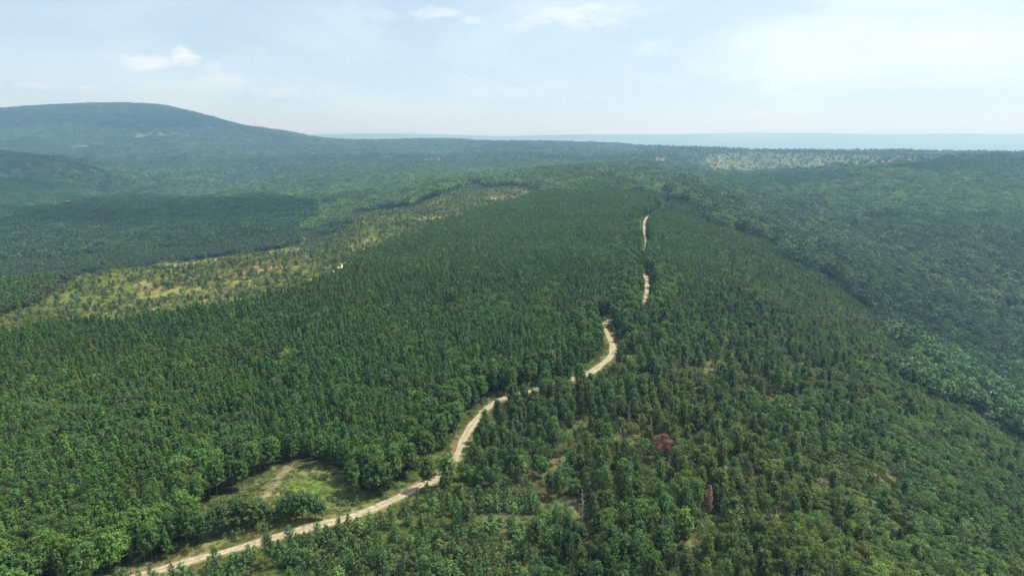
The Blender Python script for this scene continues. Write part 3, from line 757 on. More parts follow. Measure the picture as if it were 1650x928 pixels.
# edges and pockets hold bigger, rounder pines
_, _, _, ubx, vbx = zone_of(x, y, z, 6)
edge = (rdst < 16) | ((((ubx-440)/160)**2+((vbx-800)/62)**2 < 1))
pick = edge & (rr.random(m) < .45)
drop = edge & ~pick & (rr.random(m) < .55)
hw = (~edge) & (rr.random(m) < .06+.14*(fbm(x, y, 50, 2, 61) > .3)+.2*lf)
near = dist < NEAR
kk = ~drop & ~pick & ~hw
emit('pine', x[kk&near], y[kk&near], z[kk&near], sh[kk&near]*rr.uniform(.88,1.22,(kk&near).sum()), sh[kk&near], tint[kk&near])
emit('pine_mid', x[kk&~near], y[kk&~near], z[kk&~near], sh[kk&~near]*1.05, sh[kk&~near], tint[kk&~near])
kk = pick; emit('bigpine', x[kk], y[kk], z[kk], .62+.3*rr.random(kk.sum()), .62+.22*rr.random(kk.sum()), tint[kk]*1.0)
kk = hw & near; emit('broad', x[kk], y[kk], z[kk], .50+.2*rr.random(kk.sum()), .66+.16*rr.random(kk.sum()), vary(C_BROAD, x[kk], y[kk], 41, .3, .3))
kk = hw & ~near; emit('broad_mid', x[kk], y[kk], z[kk], .5+.15*rr.random(kk.sum()), .7+.12*rr.random(kk.sum()), vary(C_BROAD, x[kk], y[kk], 41, .3, .3))
# --- mixed woods right of the road, hardwood valley, belt of trees on the left shoulder
x, y = jgrid(-1100, 1100, 60, 1000, 2.95, .27, .1, 12)
k = wedge(x, y, 95, MID); x, y = x[k], y[k]; z = height(x, y)
zn, u, v, ub, vb = zone_of(x, y, z, 7); rdst = road_dist(x, y)
base_ok = (rdst > 5.2+2.0*fbm(x, y, 12, 2, 5)) & ~inpoly(ub, vb, CLEARING)
rr = np.random.default_rng(6)
dens = fbm(x, y, 26, 3, 47); opn = in_open(ub, vb); veil_ = in_open(u, v) | in_open((u+ub)/2, (v+vb)/2)
k = (zn == 'mix') & base_ok & (rr.random(len(x)) < np.where(opn, .15, np.where(veil_, .34, 1)*np.clip(.92-1.2*np.clip(dens-.30,0,1)*2, .25, 1)))
X, Y, Z, UB, VB, RD = x[k], y[k], z[k], ub[k], vb[k], rdst[k]
rdist_cache[0] = RD; bl = blocks_road(X, Y, Z, 9, 2.0); X, Y, Z, UB, VB = X[~bl], Y[~bl], Z[~bl], UB[~bl], VB[~bl]; m = len(X)
dist = np.hypot(X, Y); near = dist < NEAR
# share of pine falls off towards the valley side
side_ = sstep(1150, 1480, UB)
pp = np.clip(.62-.5*side_+.35*fbm(X, Y, 45, 3, 19), .05, .95)
isp = rr.random(m) < pp
hgt = np.clip(.78+.22*fbm(X, Y, 55, 3, 29)+.14*rr.normal(size=m), .35, 1.3)
# bare, thinned strip with grey stems
thin = ((((UB-960)/170)**2+((VB-680)/60)**2 < 1) | (((UB-1180)/150)**2+((VB-600)/45)**2 < 1))
bare = (thin & (rr.random(m) < .22)) | (rr.random(m) < .006)
kk = isp & near & ~bare
emit('bigpine', X[kk], Y[kk], Z[kk], hgt[kk]*rr.uniform(.52,.80,kk.sum()), hgt[kk]*.78, vary(C_BIG, X[kk], Y[kk], 71, .36, .34))
kk = isp & ~near & ~bare; emit('pine_mid', X[kk], Y[kk], Z[kk], hgt[kk]*1.1, hgt[kk]*1.05, vary(C_BIG, X[kk], Y[kk], 71, .36, .34))
kk = ~isp & near & ~bare
big = .62+.25*side_[kk]+.2*rr.random(kk.sum())
emit('broad', X[kk], Y[kk], Z[kk], big*.74, hgt[kk]*.80, vary(C_BROAD, X[kk], Y[kk], 73, .38, .36))
kk = ~isp & ~near & ~bare; emit('broad_mid', X[kk], Y[kk], Z[kk], .52+.28*rr.random(kk.sum()), hgt[kk]*.85, vary(C_BROAD, X[kk], Y[kk], 73, .36, .3))
kk = bare & near; emit('snag', X[kk], Y[kk], Z[kk], .8+.4*rr.random(kk.sum()), .6+.5*rr.random(kk.sum()), (.3,.3,.3))
# left shoulder belt and slope
u3, v3, _ = proj(x, y, z+2)
k = (zn == 'left') & ~inpoly(*ragged(x, y, u3, v3, 9), SCRUB) & (rr.random(len(x)) < np.clip(.62+.7*fbm(x, y, 60, 3, 8), .15, .9)) & (np.hypot(x, y) > 300)
for poly, c, dd in CUT: k &= ~(inpoly(ub, vb, poly) & (rr.random(len(x)) > dd))
X, Y, Z = x[k], y[k], z[k]; m = len(X); isp = rr.random(m) < .28+.3*fbm(X, Y, 60, 2, 9)
emit('broad_mid', X[~isp], Y[~isp], Z[~isp], .6+.35*rr.random((~isp).sum()), .5+.3*rr.random((~isp).sum()), vary((.056,.098,.036), X[~isp], Y[~isp], 75, .34, .3))
emit('pine_mid', X[isp], Y[isp], Z[isp], .95, .8+.2*rr.random(isp.sum()), vary(C_PLANT, X[isp], Y[isp], 76, .3, .3))
# hardwood valley: larger crowns wider apart
x, y = jgrid(0, 1400, 60, 1400, 8.6, .24, .6, 13)
k = wedge(x, y, 95, 1400); x, y = x[k], y[k]; z = height(x, y)
zn, u, v, ub, vb = zone_of(x, y, z, 9)
fp = np.zeros(len(x), bool)
for poly in FPINE: fp |= inpoly(u, v, poly)
k = (zn == 'hard'); x, y, z, fp = x[k], y[k], z[k], fp[k]; m = len(x); near = np.hypot(x, y) < NEAR
dsz = sstep(250, 450, np.hypot(x, y)); sw = rr.uniform(.72, 1.25, m)*(.85+.5*dsz); shh = rr.uniform(.72, 1.4, m)*(.85+.35*dsz)
tt = vary(C_HARD, x, y, 81, .34, .26, 70)
near = np.hypot(x, y) < 330
kk = near & ~fp; emit('broad', x[kk], y[kk], z[kk], sw[kk], shh[kk], tt[kk])
tt = tt*(1+.25*rr.normal(size=m)*.5)[:,None]
kk = ~near & ~fp; emit('oak_mid', x[kk], y[kk], z[kk], sw[kk]*1.0, shh[kk]*.95, tt[kk])
# --- scrub strip
x, y = jgrid(-1500, 700, 200, 1700, 3.0, .3, .2, 14)
k = wedge(x, y, 200, MID+900); x, y = x[k], y[k]; z = height(x, y)
ub, vb, _ = proj(x, y, z); k = inpoly(*ragged(x, y, ub, vb, 9), SCRUB); x, y, z, ub, vb = x[k], y[k], z[k], ub[k], vb[k]
dn = fbm(x, y, 28, 4, 91); m = len(x)
edgeout = sstep(60, 0, np.abs(ub-60))
dryb = sstep(14, 0, np.abs(vb-(470+ (300-ub)*.12)))*(ub > 150)*(ub < 420)
k = rr.random(m) < np.clip(.66+.9*dn-.3*dryb, .12, .97); x, y, z, dn = x[k], y[k], z[k], dn[k]; m = len(x)
q = rr.random(m)
kk = q < .62; emit('shrub', x[kk], y[kk], z[kk], .7+.8*rr.random(kk.sum()), .6+.7*rr.random(kk.sum()), vary((.155,.200,.052), x[kk], y[kk], 92, .4, .25))
kk = (q >= .62) & (q < .86); emit('young', x[kk], y[kk], z[kk], .7+.5*rr.random(kk.sum()), .5+.5*rr.random(kk.sum()), vary((.05,.10,.035), x[kk], y[kk], 93, .4, .3))
kk = (q >= .93); emit('broad_mid', x[kk], y[kk], z[kk], .35+.3*rr.random(kk.sum()), .22+.2*rr.random(kk.sum()), vary((.075,.13,.036), x[kk], y[kk], 94, .3, .3))
# --- young regrowth in the foreground
x, y = jgrid(-320, 160, 60, 320, 2.1, .3, .5, 15)
k = wedge(x, y, 95, 400); x, y = x[k], y[k]; z = height(x, y)
ub, vb, _ = proj(x, y, z); rdst = road_dist(x, y)
k = inpoly(ub, vb, YOUNG) & (rdst > 4.0+1.5*fbm(x, y, 9, 2, 5)); x, y, z, ub, vb, rdst = x[k], y[k], z[k], ub[k], vb[k], rdst[k]
opn = in_open(ub, vb); dn = fbm(x, y, 14, 3, 96)
k = rr.random(len(x)) < np.where(opn, .22, np.clip(.85+.8*dn, .35, 1)); x, y, z, ub, rdst = x[k], y[k], z[k], ub[k], rdst[k]
rdist_cache[0] = rdst; bl = blocks_road(x, y, z, 3.0, 1.0); x, y, z, ub, rdst = x[~bl], y[~bl], z[~bl], ub[~bl], rdst[~bl]; m = len(x)
q = rr.random(m)*.955
kk = (q < .55) & (rdst > 5.5)
emit('young', x[kk], y[kk], z[kk], .6+.6*rr.random(kk.sum()), .55+.7*rr.random(kk.sum()), vary(C_YOUNG, x[kk], y[kk], 97, .34, .35, 20))
kk = (q >= .55) & (q < .93); emit('shrub', x[kk], y[kk], z[kk], .5+.6*rr.random(kk.sum()), .5+.6*rr.random(kk.sum()), vary(C_SHRUB, x[kk], y[kk], 98, .36, .4, 20))
kk = (q >= .93) & (rdst > 10); emit('bigpine', x[kk], y[kk], z[kk], .4+.25*rr.random(kk.sum()), .38+.3*rr.random(kk.sum()), vary(C_BIG, x[kk], y[kk], 99, .3, .3, 20))
# undergrowth beneath and between the mixed trees, and along the road
x, y = jgrid(-300, 420, 90, 430, 2.9, .3, .9, 16)
k = wedge(x, y, 95, 430); x, y = x[k], y[k]; z = height(x, y)
zn, u, v, ub, vb = zone_of(x, y, z, 1); rdst = road_dist(x, y)
k = ((zn == 'mix') | ((rdst < 14) & (zn == 'plant'))) & (rdst > 3.6) & (rr.random(len(x)) < np.where(in_open(ub, vb), .42, .55)); 
x, y, z, rdst = x[k], y[k], z[k], rdst[k]; m = len(x)
emit('shrub', x, y, z, .5+.7*rr.random(m), .35+.8*rr.random(m), vary(C_SHRUB, x, y, 101, .4, .5, 20))
# low shrubs scattered in the clearing, and the row of pines between it and the road
cl = [cast(u, v) for u, v in [(545,775),(528,770),(415,788),(428,783),(392,800),(405,806),(398,796),(560,805),(575,812),(510,771),(385,812),(352,812)]]
cx = np.array([c[0] for c in cl]); cy = np.array([c[1] for c in cl])
emit('shrub', cx, cy, height(cx, cy), rr.uniform(.8,1.5,len(cx)), rr.uniform(.5,1.1,len(cx)), vary(C_SHRUB, cx, cy, 103, .3, .3))
row = [(u_, v_+5, s_*.95) for u_, v_, s_ in ((330,868,.75),(345,862,.8),(360,858,.85),(374,853,.8),(388,850,.82),(402,847,.86),(416,846,.8),(428,842,.7),(440,843,.55),(452,840,.62),(464,838,.78),(476,836,.82),(488,835,.8),(499,833,.72),(470,826,.75),(486,824,.7),(455,830,.6),(350,850,.7),(368,843,.75),(384,838,.7),(398,836,.72))] + [(352,850,.62),(366,846,.66),(380,846,.7),(394,842,.62),(408,840,.66),(422,838,.6),(338,866,.66),(324,872,.7),(520,838,.5),(508,836,.56)]
cl = [cast(u, v) for u, v, s in row]; sc = np.array([s for _, _, s in row])
cx = np.array([c[0] for c in cl]); cy = np.array([c[1] for c in cl])
emit('bigpine', cx, cy, height(cx, cy), sc*.92, sc*.72, vary(C_BIG, cx, cy, 104, .3, .3))
# --- grass and weeds on the clearing, verges and openings
x, y = jgrid(-330, 330, 90, 480, 1.05, .3, .4, 31)
k = wedge(x, y, 95, 480); x, y = x[k], y[k]; z = height(x, y); ub, vb, _ = proj(x, y, z); rdst = road_dist(x, y)
inc = inpoly(ub, vb, CLEARING); lawn = inc & (((ub-500)/42)**2+((vb-787)/20)**2 < 1)
tk_ = np.full(len(x), 99.0)
for (x1,y1),(x2,y2) in zip(trk[:-1], trk[1:]):
    t = np.clip(((ub-x1)*(x2-x1)+(vb-y1)*(y2-y1))/((x2-x1)**2+(y2-y1)**2), 0, 1); tk_ = np.minimum(tk_, np.hypot(ub-x1-t*(x2-x1), vb-y1-t*(y2-y1)))
p_ = np.where(inc, np.where(tk_ < 6, .12, .85), np.where((rdst < 9) & (rdst > 2.1), .5, np.where(inpoly(ub, vb, YOUNG), .35, np.where(in_open(ub, vb), .6, 0))))
p_ = np.where(rdst < 2.0, 0, p_)
k = rr.random(len(x)) < p_*np.clip(.8+fbm(x, y, 6, 3, 33), .15, 1.2); x, y, z, lawn = x[k], y[k], z[k], lawn[k]; m = len(x)
tg = vary((.145,.180,.060), x, y, 231, .3, .35, 9); tg[lawn] = vary((.125,.190,.046), x[lawn], y[lawn], 232, .2, .25, 12)
emit('tuft', x, y, z, rr.uniform(.8,1.5,m), np.where(lawn, .6, 1.0)*rr.uniform(.6,1.5,m), tg)
# --- far stands
def far_class(x, y, z):
    u, v, f = proj(x, y, z+9)
    cls = np.full(len(x), 0)          # 0 broadleaf, 1 pine
    fb = fbm(x, y, 420, 3, 201); cls[(fb > .22) & (np.hypot(x, y) > 1500)] = 1
    for poly in FPINE: cls[inpoly(u, v, poly)] = 1
    u2, v2, _ = proj(x, y, z+13); cls[inpoly(u2, v2, PLANT)] = 1
    keep = np.ones(len(x), bool)
    for poly, c, dd in CUT:
        kk = inpoly(u, v+1.5, poly); keep &= ~(kk & (rr.random(len(x)) > dd))
    keep &= ~inpoly(u, v, SCRUB)
    u3, v3, _ = proj(x, y, z+2); keep &= ~(inpoly(*ragged(x, y, u3, v3, 9), SCRUB) & (cls == 0))
    return cls, keep, u, v
def tilt_of(x, y, d):
    return np.stack([(height(x+d, y)-height(x-d, y))/(2*d), (height(x, y+d)-height(x, y-d))/(2*d)], 1)
def far_band(r0, r1, sp, kp, kb, seed):
    x, y = jgrid(-r1*.75, r1*.75, r0*.6, r1, sp, .12, .3, seed)
    k = wedge(x, y, r0, r1); x, y = x[k], y[k]; z = height(x, y)
    cls, keep, u, v = far_class(x, y, z)
    k = keep & (z > -150) & ~((x > 0) & (cls == 0) & inpoly(u, v, HARD) & (np.hypot(x, y) < 1400)); x, y, z, cls, u, v = x[k], y[k], z[k], cls[k], u[k], v[k]
    tl = tilt_of(x, y, sp*.45); m = len(x)
    pl = inpoly(u, v, PLANT)
    rg_ = np.random.default_rng(seed)
    broad = vary((.068,.145,.040), x, y, 211, .52, .34, 420); pin = vary((.046,.124,.034), x, y, 213, .26, .22, 240)
    pin[pl] = vary(C_PLANT, x[pl], y[pl], 21, .22, .25)
    dark = inpoly(u, v, FPINE[0]) | inpoly(u, v, FPINE[1]); pin[dark] *= .8
    kk = cls == 1; emit(kp, x[kk], y[kk], z[kk]-1.2, 1.08, 1+.12*rg_.normal(size=kk.sum()), pin[kk], tl[kk])
    kk = cls == 0; emit(kb, x[kk], y[kk], z[kk]-1.2, 1.08, 1+.15*rg_.normal(size=kk.sum()), broad[kk], tl[kk])
far_band(MID, FARR, 13.0, 'pine_stand', 'broad_stand', 17)
far_band(FARR, 7000, 33.0, 'pine_block', 'broad_block', 18)
# single trees left standing on the cut slopes
x, y = jgrid(-2600, 2600, 800, 3600, 15, .4, .3, 19)
z = height(x, y); u, v, _ = proj(x, y, z); k = np.zeros(len(x), bool)
for poly, c, dd in CUT: k |= inpoly(u, v, poly)
k &= (np.hypot(x, y) > 600) & (rr.random(len(x)) < .7); x, y, z = x[k], y[k], z[k]; m = len(x)
emit('broad_mid', x, y, z, rr.uniform(.5,1.3,m), rr.uniform(.25,.6,m), vary((.10,.15,.045), x, y, 221, .3, .3))

# tall single crowns that break the line of the far crests
x, y = jgrid(-1500, 3200, 1500, 4300, 34, .45, .3, 23)
k = wedge(x, y, 2300, 4600); x, y = x[k], y[k]; z = height(x, y); k = rr.random(len(x)) < .6; x, y, z = x[k], y[k], z[k]; m = len(x)
emit('broad_mid', x, y, z, rr.uniform(.9,1.6,m), rr.uniform(1.1,1.8,m), vary((.055,.115,.036), x, y, 223, .3, .2))

# ------------------------------------------------------------------ write the plantings
def inst_group(key):
    col = bpy.data.collections.new(key+'_forms')
    for i, me in enumerate(LIB[key]):
        o = bpy.data.objects.new('%s_form_%02d' % (key, i), me); col.objects.link(o)
    g = bpy.data.node_groups.new(key+'_planting', 'GeometryNodeTree')
    g.interface.new_socket('Geometry', in_out='INPUT', socket_type='NodeSocketGeometry')
    g.interface.new_socket('Geometry', in_out='OUTPUT', socket_type='NodeSocketGeometry')
    gi = g.nodes.new('NodeGroupInput'); go = g.nodes.new('NodeGroupOutput')
    ci = g.nodes.new('GeometryNodeCollectionInfo'); ci.inputs['Collection'].default_value = col
    ci.inputs['Separate Children'].default_value = True; ci.inputs['Reset Children'].default_value = True
    ip = g.nodes.new('GeometryNodeInstanceOnPoints'); ip.inputs['Pick Instance'].default_value = True
    def att(name, ty):
        a = g.nodes.new('GeometryNodeInputNamedAttribute'); a.data_type = ty; a.inputs['Name'].default_value = name
        return [s for s in a.outputs if s.enabled and s.name == 'Attribute'][0]
    g.links.new(gi.outputs[0], ip.inputs['Points']); g.links.new(ci.outputs[0], ip.inputs['Instance'])
    g.links.new(att('form', 'INT'), ip.inputs['Instance Index'])
    g.links.new(att('turn', 'FLOAT_VECTOR'), ip.inputs['Rotation'])
    g.links.new(att('size', 'FLOAT_VECTOR'), ip.inputs['Scale'])
    g.links.new(ip.outputs[0], go.inputs[0])
    return g
def turns(rec, seed, quarter=False):
    r = np.random.default_rng(seed); m = len(rec)
    rz = r.random(m)*2*math.pi
    if not rec[:,8:10].any():
        return np.stack([r.normal(size=m)*.03, r.normal(size=m)*.03, rz], 1)
    # lay the stand along the slope: Rz first, then tilt; as an XYZ euler
    out_ = np.zeros((m,3)); rz = np.round(r.random(m)*3)*math.pi/2 + .3
    gx, gy = rec[:,8], rec[:,9]
    nn = np.stack([-gx, -gy, np.ones(m)], 1); nn /= np.linalg.norm(nn, axis=1, keepdims=True)
    c, s = np.cos(rz), np.sin(rz)
    xa = np.stack([c, s, -(nn[:,0]*c+nn[:,1]*s)/nn[:,2]], 1); xa /= np.linalg.norm(xa, axis=1, keepdims=True)
    ya = np.cross(nn, xa)
    # R columns xa, ya, nn ; euler XYZ: R = Rz Ry Rx
    b = -np.arcsin(np.clip(xa[:,2], -1, 1)); a_ = np.arctan2(ya[:,2], nn[:,2]); cz = np.arctan2(xa[:,1], xa[:,0])
    return np.stack([a_, b, cz], 1)
def plant_stuff(name, label, rec, key, seed):
    m = len(rec); me = bpy.data.meshes.new(name); me.vertices.add(m)
    me.vertices.foreach_set('co', rec[:,:3].astype(np.float32).ravel())
    def put(n_, ty, arr, prop):
        a = me.attributes.new(n_, ty, 'POINT'); a.data.foreach_set(prop, arr.ravel())
    r = np.random.default_rng(seed)
    put('form', 'INT', r.integers(0, len(LIB[key]), m).astype(np.int32), 'value')
    put('turn', 'FLOAT_VECTOR', turns(rec, seed).astype(np.float32), 'vector')
    put('size', 'FLOAT_VECTOR', np.stack([rec[:,3], rec[:,3], rec[:,4]], 1).astype(np.float32), 'vector')
    put('tint', 'FLOAT_COLOR', np.concatenate([rec[:,5:8], np.ones((m,1))], 1).astype(np.float32), 'color')
    me.update()
    o = bpy.data.objects.new(name, me); S.collection.objects.link(o)
    md = o.modifiers.new('planting', 'NODES'); md.node_group = inst_group(key)
    o['kind'] = 'stuff'; o['label'] = label
    return o

def where_words(u, v):
    """a place in the scene one can find, from the landmarks round it"""
    if v > 780:
        hi = v < 850
        if u < 130: return 'in the bottom left corner' if not hi else 'just above the bottom left corner'
        if u < 300 and v > 830: return 'left of the lowest road stretch'
        if u < 330: return 'in the stand left of the clearing'
        if u < 560 and v < 868 - (u-330)*.12: return 'beside the grassy clearing'
        if u < 560: return 'below the lowest road stretch'
        if u < 700: return 'under the lower road bend' if hi else 'at the bottom, right of the road'
        if u < 820: return 'at the bottom left of centre' if not hi else 'in regrowth left of the snag'
        if u < 960: return 'at the bottom below the snag' if not hi else 'around the grey snag'
        if u < 1110: return 'in the bottom clump beyond the snag' if not hi else 'above the bottom right-centre clump'
        if u < 1280: return 'at the bottom right of centre' if not hi else 'near the pinkish dead conifer'
        if u < 1450: return 'at the bottom near the right' if not hi else 'on the lower right slope'
        return 'in the bottom right corner' if not hi else 'just above the bottom right corner'
    if v > 700:
        if u < 200: return 'at the left edge, quarter-way up'
        if u < 400: return 'up-slope left of the clearing'
        if u < 600: return 'directly behind the grassy clearing'
        if u < 740: return 'left of the steep road bend'
        if u < 900: return 'right of the steep road bend'
        if u < 1040: return 'left of the red dead tree'
        if u < 1150: return 'below the red dead tree'
        if u < 1400: return 'right of the red dead tree'
        return 'low at the right edge'
    if u < 400: return 'in the left plantation'
    if u < 760: return 'in the middle plantation'
    if u < 880: return 'along the middle road stretch' if v > 640 else 'just behind the middle road stretch'
    if u < 1000: return 'up-slope of the red dead tree' if v > 660 else 'below the upper road bend' if v > 600 else 'at the upper road bend'
    if u < 1100: return 'just behind the red dead tree' if v > 650 else 'right of the upper road bend'
    if u < 1200: return 'between red tree and valley' if v > 650 else 'well right of the upper bend' if v > 590 else 'far right of the upper bend'
    if u < 1300: return 'on the lower valley shoulder' if v > 620 else 'on the upper valley shoulder'
    return 'on the hazy right slope'
EMPTYROT = np.random.default_rng(99)
kinds = {
 'pine': ('pine_tree', 'pine tree', 'plantation pine', 'narrow pointed pines of the plantation', 300),
 'bigpine': ('spreading_pine', 'pine tree', 'spreading pine', 'broad pines along the road and in the mixed woods', 300),
 'broad': ('broadleaf_tree', 'broadleaf tree', 'broadleaf tree', 'broadleaf trees of the mixed woods', 300),
 'young': ('young_pine', 'young pine', 'young pine', 'young pines in the regrowth', 300),
 'snag': ('bare_tree', 'dead tree', 'leafless tree', 'bare grey stems in the thinned woods', 300),
 'shrub': ('shrub', 'shrub', 'leafy shrub', 'shrubs between the trees and the road', 300)}
def tint_word(c):
    L = c[1]; y_ = c[0]/c[1]
    a = 'deep' if L < .085 else ('dark' if L < .108 else ('mid' if L < .135 else ('light' if L < .17 else 'bright')))
    return a + (' olive' if y_ > .72 else ' yellow-green' if y_ > .56 else (' blue-green' if y_ < .36 else ' green'))
ORD = 'first second third fourth fifth sixth seventh eighth ninth tenth eleventh twelfth thirteenth fourteenth fifteenth sixteenth seventeenth eighteenth nineteenth twentieth twenty-first twenty-second twenty-third twenty-fourth twenty-fifth twenty-sixth twenty-seventh twenty-eighth twenty-ninth thirtieth'.split()
def name_them(roots, us, one, many):
    """labels for one kind: looks and place, and the order from the left where those tie"""
    by = {}
    for o, u_ in zip(roots, us): by.setdefault(o['look']+'|'+o['spot'], []).append((u_, o))
    for k_, l_ in by.items():
        look, spot = k_.split('|'); l_.sort(key=lambda t: t[0])
        for i_, (u_, o) in enumerate(l_):
            if len(l_) == 1: o['label'] = '%s %s %s' % (look, one, spot)
            else: o['label'] = '%s from left among %s %s %s' % (ORD[min(i_, 29)], look, many, spot)
            del o['look']; del o['spot']
stuff_meta = {
 'pine': ('pine_plantation', 'dense dark green pine plantation covering the ridge left of the road'),
 'bigpine': ('pine_woods', 'taller spreading pines mixed through the woods right of the road'),
 'young': ('young_pine_regrowth', 'small young pines scattered over the scrub strip and foreground'),
 'broad': ('broadleaf_woods', 'broadleaf woodland on the slope right of the road'),
 'shrub': ('scrub_vegetation', 'olive green shrubs and brush over the clear strip and road verges'),
 'tuft': ('grass', 'tufts of dry and green grass over the clearing, verges and openings'),
 'snag': ('bare_stem_woods', 'grey leafless stems standing in the thinned woods'),
 'pine_mid': ('pine_forest', 'fine-textured pine forest further along the ridge'),
 'broad_mid': ('broadleaf_forest', 'rounded canopy of the hardwood forest in the right-hand valley and left shoulder'),
 'oak_mid': ('valley_hardwood_forest', 'large domed hardwood crowns filling the hazy valley on the right'),
 'pine_stand': ('distant_pine_forest', 'dark pine forest of the left valley and the knoll'),
 'broad_stand': ('distant_broadleaf_forest', 'hazy hardwood forest on the middle hills'),
 'pine_block': ('mountain_pine_forest', 'blue hazed pine forest on the farthest ridges'),
 'broad_block': ('mountain_broadleaf_forest', 'blue hazed hardwood forest over the mountain and far ridges')}
proto = {}
def make_tree(kind, form, rec, seed):
    nm, cat, word, grp, _ = kinds[kind]
    root = bpy.data.objects.new(nm, None); S.collection.objects.link(root)
    root.empty_display_size = 1
    cr = bpy.data.objects.new('crown', crown_meshes[kind][form]); cr.parent = root; S.collection.objects.link(cr)
    if kind == 'snag':
        cr.name = 'trunk'; return root
    tk = bpy.data.objects.new('trunk' if kind != 'shrub' else 'stem', trunk_meshes[kind][form]); tk.parent = root; S.collection.objects.link(tk)
    return root
for kind, lst in recs.items():
    if not lst: continue
    rec = np.concatenate(lst)
    rest = rec
    if kind in kinds:
        u, v, f = proj(rec[:,0], rec[:,1], rec[:,2]+4*rec[:,4])
        inside = (u > -5) & (u < 1655) & (v < 932) & (v > 0)
        score = np.where(inside, rec[:,3]**.5*rec[:,4]**.5/f, 0)
        order = np.argsort(-score)[:kinds[kind][4]]
        mask = np.zeros(len(rec), bool); mask[order] = True
        rest = rec[~mask]; rz = EMPTYROT.random(len(order))*6.28
        nm, cat, word, grp, _ = kinds[kind]
        made = []; mu = []
        for q, i in enumerate(order):
            form = q % len(crown_meshes[kind])
            key = (kind, form)
            if key not in proto:
                root = make_tree(kind, form, rec[i], q); proto[key] = root
            else:
                src = proto[key]; root = src.copy(); S.collection.objects.link(root)
                for ch in src.children:
                    c = ch.copy(); c.parent = root; S.collection.objects.link(c)
            root.location = rec[i,:3]; root.rotation_euler = (0, 0, rz[q]); root.scale = (rec[i,3], rec[i,3], rec[i,4])
            t4 = [float(a_) for a_ in rec[i,5:8]]
            for ch in root.children: ch['tint'] = t4
            root['tint'] = t4
            root['look'] = ('tall grey' if rec[i,4] > .95 else 'medium grey' if rec[i,4] > .75 else 'short grey') if kind == 'snag' else ('tall' if rec[i,4] > .95 else 'tallish' if rec[i,4] > .82 else 'medium' if rec[i,4] > .65 else 'low') + ' ' + tint_word(rec[i,5:8])
            root['spot'] = where_words(u[i], v[i]); made.append(root); mu.append(u[i])
            root['category'] = cat; root['group'] = grp
    if kind in kinds: name_them(made, mu, word, word+'s')
    if len(rest) == 0: continue
    nm, lab = stuff_meta[kind]
    plant_stuff(nm, lab, rest, kind, 500+len(kind))
    print('PLANT', kind, len(rec))

# ------------------------------------------------------------------ single dead trees
M_RED = leaf_mat('dead_red_needles', None, transl=.1)
def single(name, label, cat, uv, crown_key, form, sw, sh, tint, trunk=True, snag=False):
    gx, gy = cast(*uv); root = bpy.data.objects.new(name, None); S.collection.objects.link(root)
    root.location = (gx, gy, float(height(gx, gy))); root.scale = (sw, sw, sh)
    if snag:
        c = bpy.data.objects.new('trunk', SNAG[form]); c.parent = root; S.collection.objects.link(c)
    else:
        c = bpy.data.objects.new('crown', crown_meshes[crown_key][form]); c.parent = root; S.collection.objects.link(c); c['tint'] = list(tint)
        c2 = bpy.data.objects.new('trunk', trunk_meshes[crown_key][form]); c2.parent = root; S.collection.objects.link(c2)
    root['tint'] = list(tint); root['label'] = label; root['category'] = cat
    return root
single('dead_pine', 'rusty red dead pine crown standing alone among green trees right of the road', 'dead tree', (1067,745), 'broad', 1, .85, .85, (.20,.095,.055))
single('dead_tree', 'pale grey leafless snag among low scrub at the bottom, right of centre', 'dead tree', (937,842), None, 0, 1.4, 1.05, (.3,.3,.3), snag=True)
single('dead_tree', 'slim pinkish-grey dead conifer between green pines near the bottom right', 'dead tree', (1141,832), 'pine', 2, .6, .8, (.30,.20,.14))

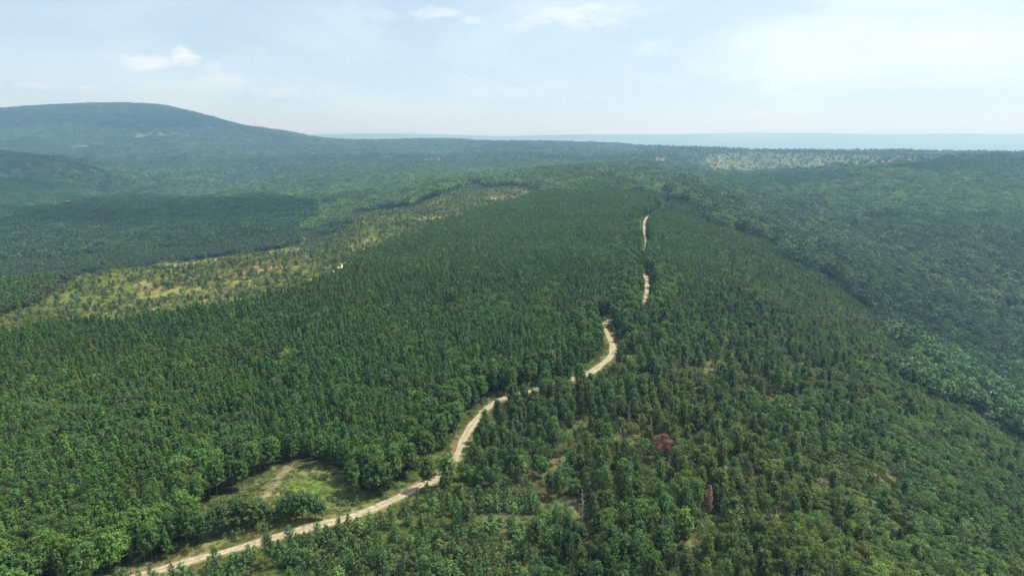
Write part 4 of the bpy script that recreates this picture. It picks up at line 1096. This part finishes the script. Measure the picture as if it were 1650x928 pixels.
# ------------------------------------------------------------------ cumulus above the frame, whose shade falls on parts of the hills
cmat, t = newmat('cloud_vapour'); o_ = nd(t, 'ShaderNodeOutputMaterial'); pv = nd(t, 'ShaderNodeVolumePrincipled')
pv.inputs['Color'].default_value = (1,1,1,1); pv.inputs['Density'].default_value = .0028; pv.inputs['Anisotropy'].default_value = .3
t.links.new(pv.outputs[0], o_.inputs['Volume'])
def cloud(k, u, v, rx, ry, rz, alt=1500.0):
    gx, gy = cast(u, v); L = alt/math.tan(SUN_EL)
    bpy_me = bpy.data.meshes.new('cloud_mesh'); import bmesh
    bm = bmesh.new(); bmesh.ops.create_icosphere(bm, subdivisions=5, radius=1.0)
    P = np.array([vv.co for vv in bm.verts]); q = P*2.2+k*7.3
    d = 1+.45*fbm(q[:,0]+q[:,2]*.7, q[:,1]-q[:,2]*.6, 1.0, 4, k)
    P = P*d[:,None]; P[:,2] = np.where(P[:,2] < -.25, -.25+.15*(P[:,2]+.25), P[:,2])
    for vv, p_ in zip(bm.verts, P): vv.co = (p_[0]*rx, p_[1]*ry, p_[2]*rz)
    bm.to_mesh(bpy_me); bm.free(); bpy_me.materials.append(cmat)
    o = bpy.data.objects.new('cloud', bpy_me); S.collection.objects.link(o)
    o.location = (gx+L*math.sin(SUN_AZ), gy+L*math.cos(SUN_AZ), alt); o['kind'] = 'structure'; o['label'] = 'white fair-weather cumulus drifting high over the hills'
for k, c in enumerate([(1540,540,150,190,170),(60,272,520,330,220),(330,340,330,170,200),(150,195,1100,420,260)]):
    cloud(k, *c)
S.cycles.transparent_max_bounces = 16

# ------------------------------------------------------------------ haze
hz_h = 345.0; hb = -330.0; X0 = 70000.0
V = [(sx_*X0, sy_*X0, z_) for z_ in (hb, hz_h) for sx_, sy_ in ((-1,-1),(1,-1),(1,1),(-1,1))]
F = [(0,3,2,1),(4,5,6,7),(0,1,5,4),(1,2,6,5),(2,3,7,6),(3,0,4,7)]
hm, t = newmat('haze_air'); o_ = nd(t, 'ShaderNodeOutputMaterial'); pv = nd(t, 'ShaderNodeVolumePrincipled')
pv.inputs['Color'].default_value = (0.31, 0.55, 0.88, 1); pv.inputs['Absorption Color'].default_value = (0.74, 0.46, 0.0, 1); pv.inputs['Density'].default_value = HAZE_DENSITY; pv.inputs['Anisotropy'].default_value = 0.25
t.links.new(pv.outputs[0], o_.inputs['Volume'])
hme = mesh_np('haze', V, F, [hm]); hz = bpy.data.objects.new('haze', hme); S.collection.objects.link(hz)
hz['kind'] = 'stuff'; hz['label'] = 'thin blue summer haze lying over the hills'
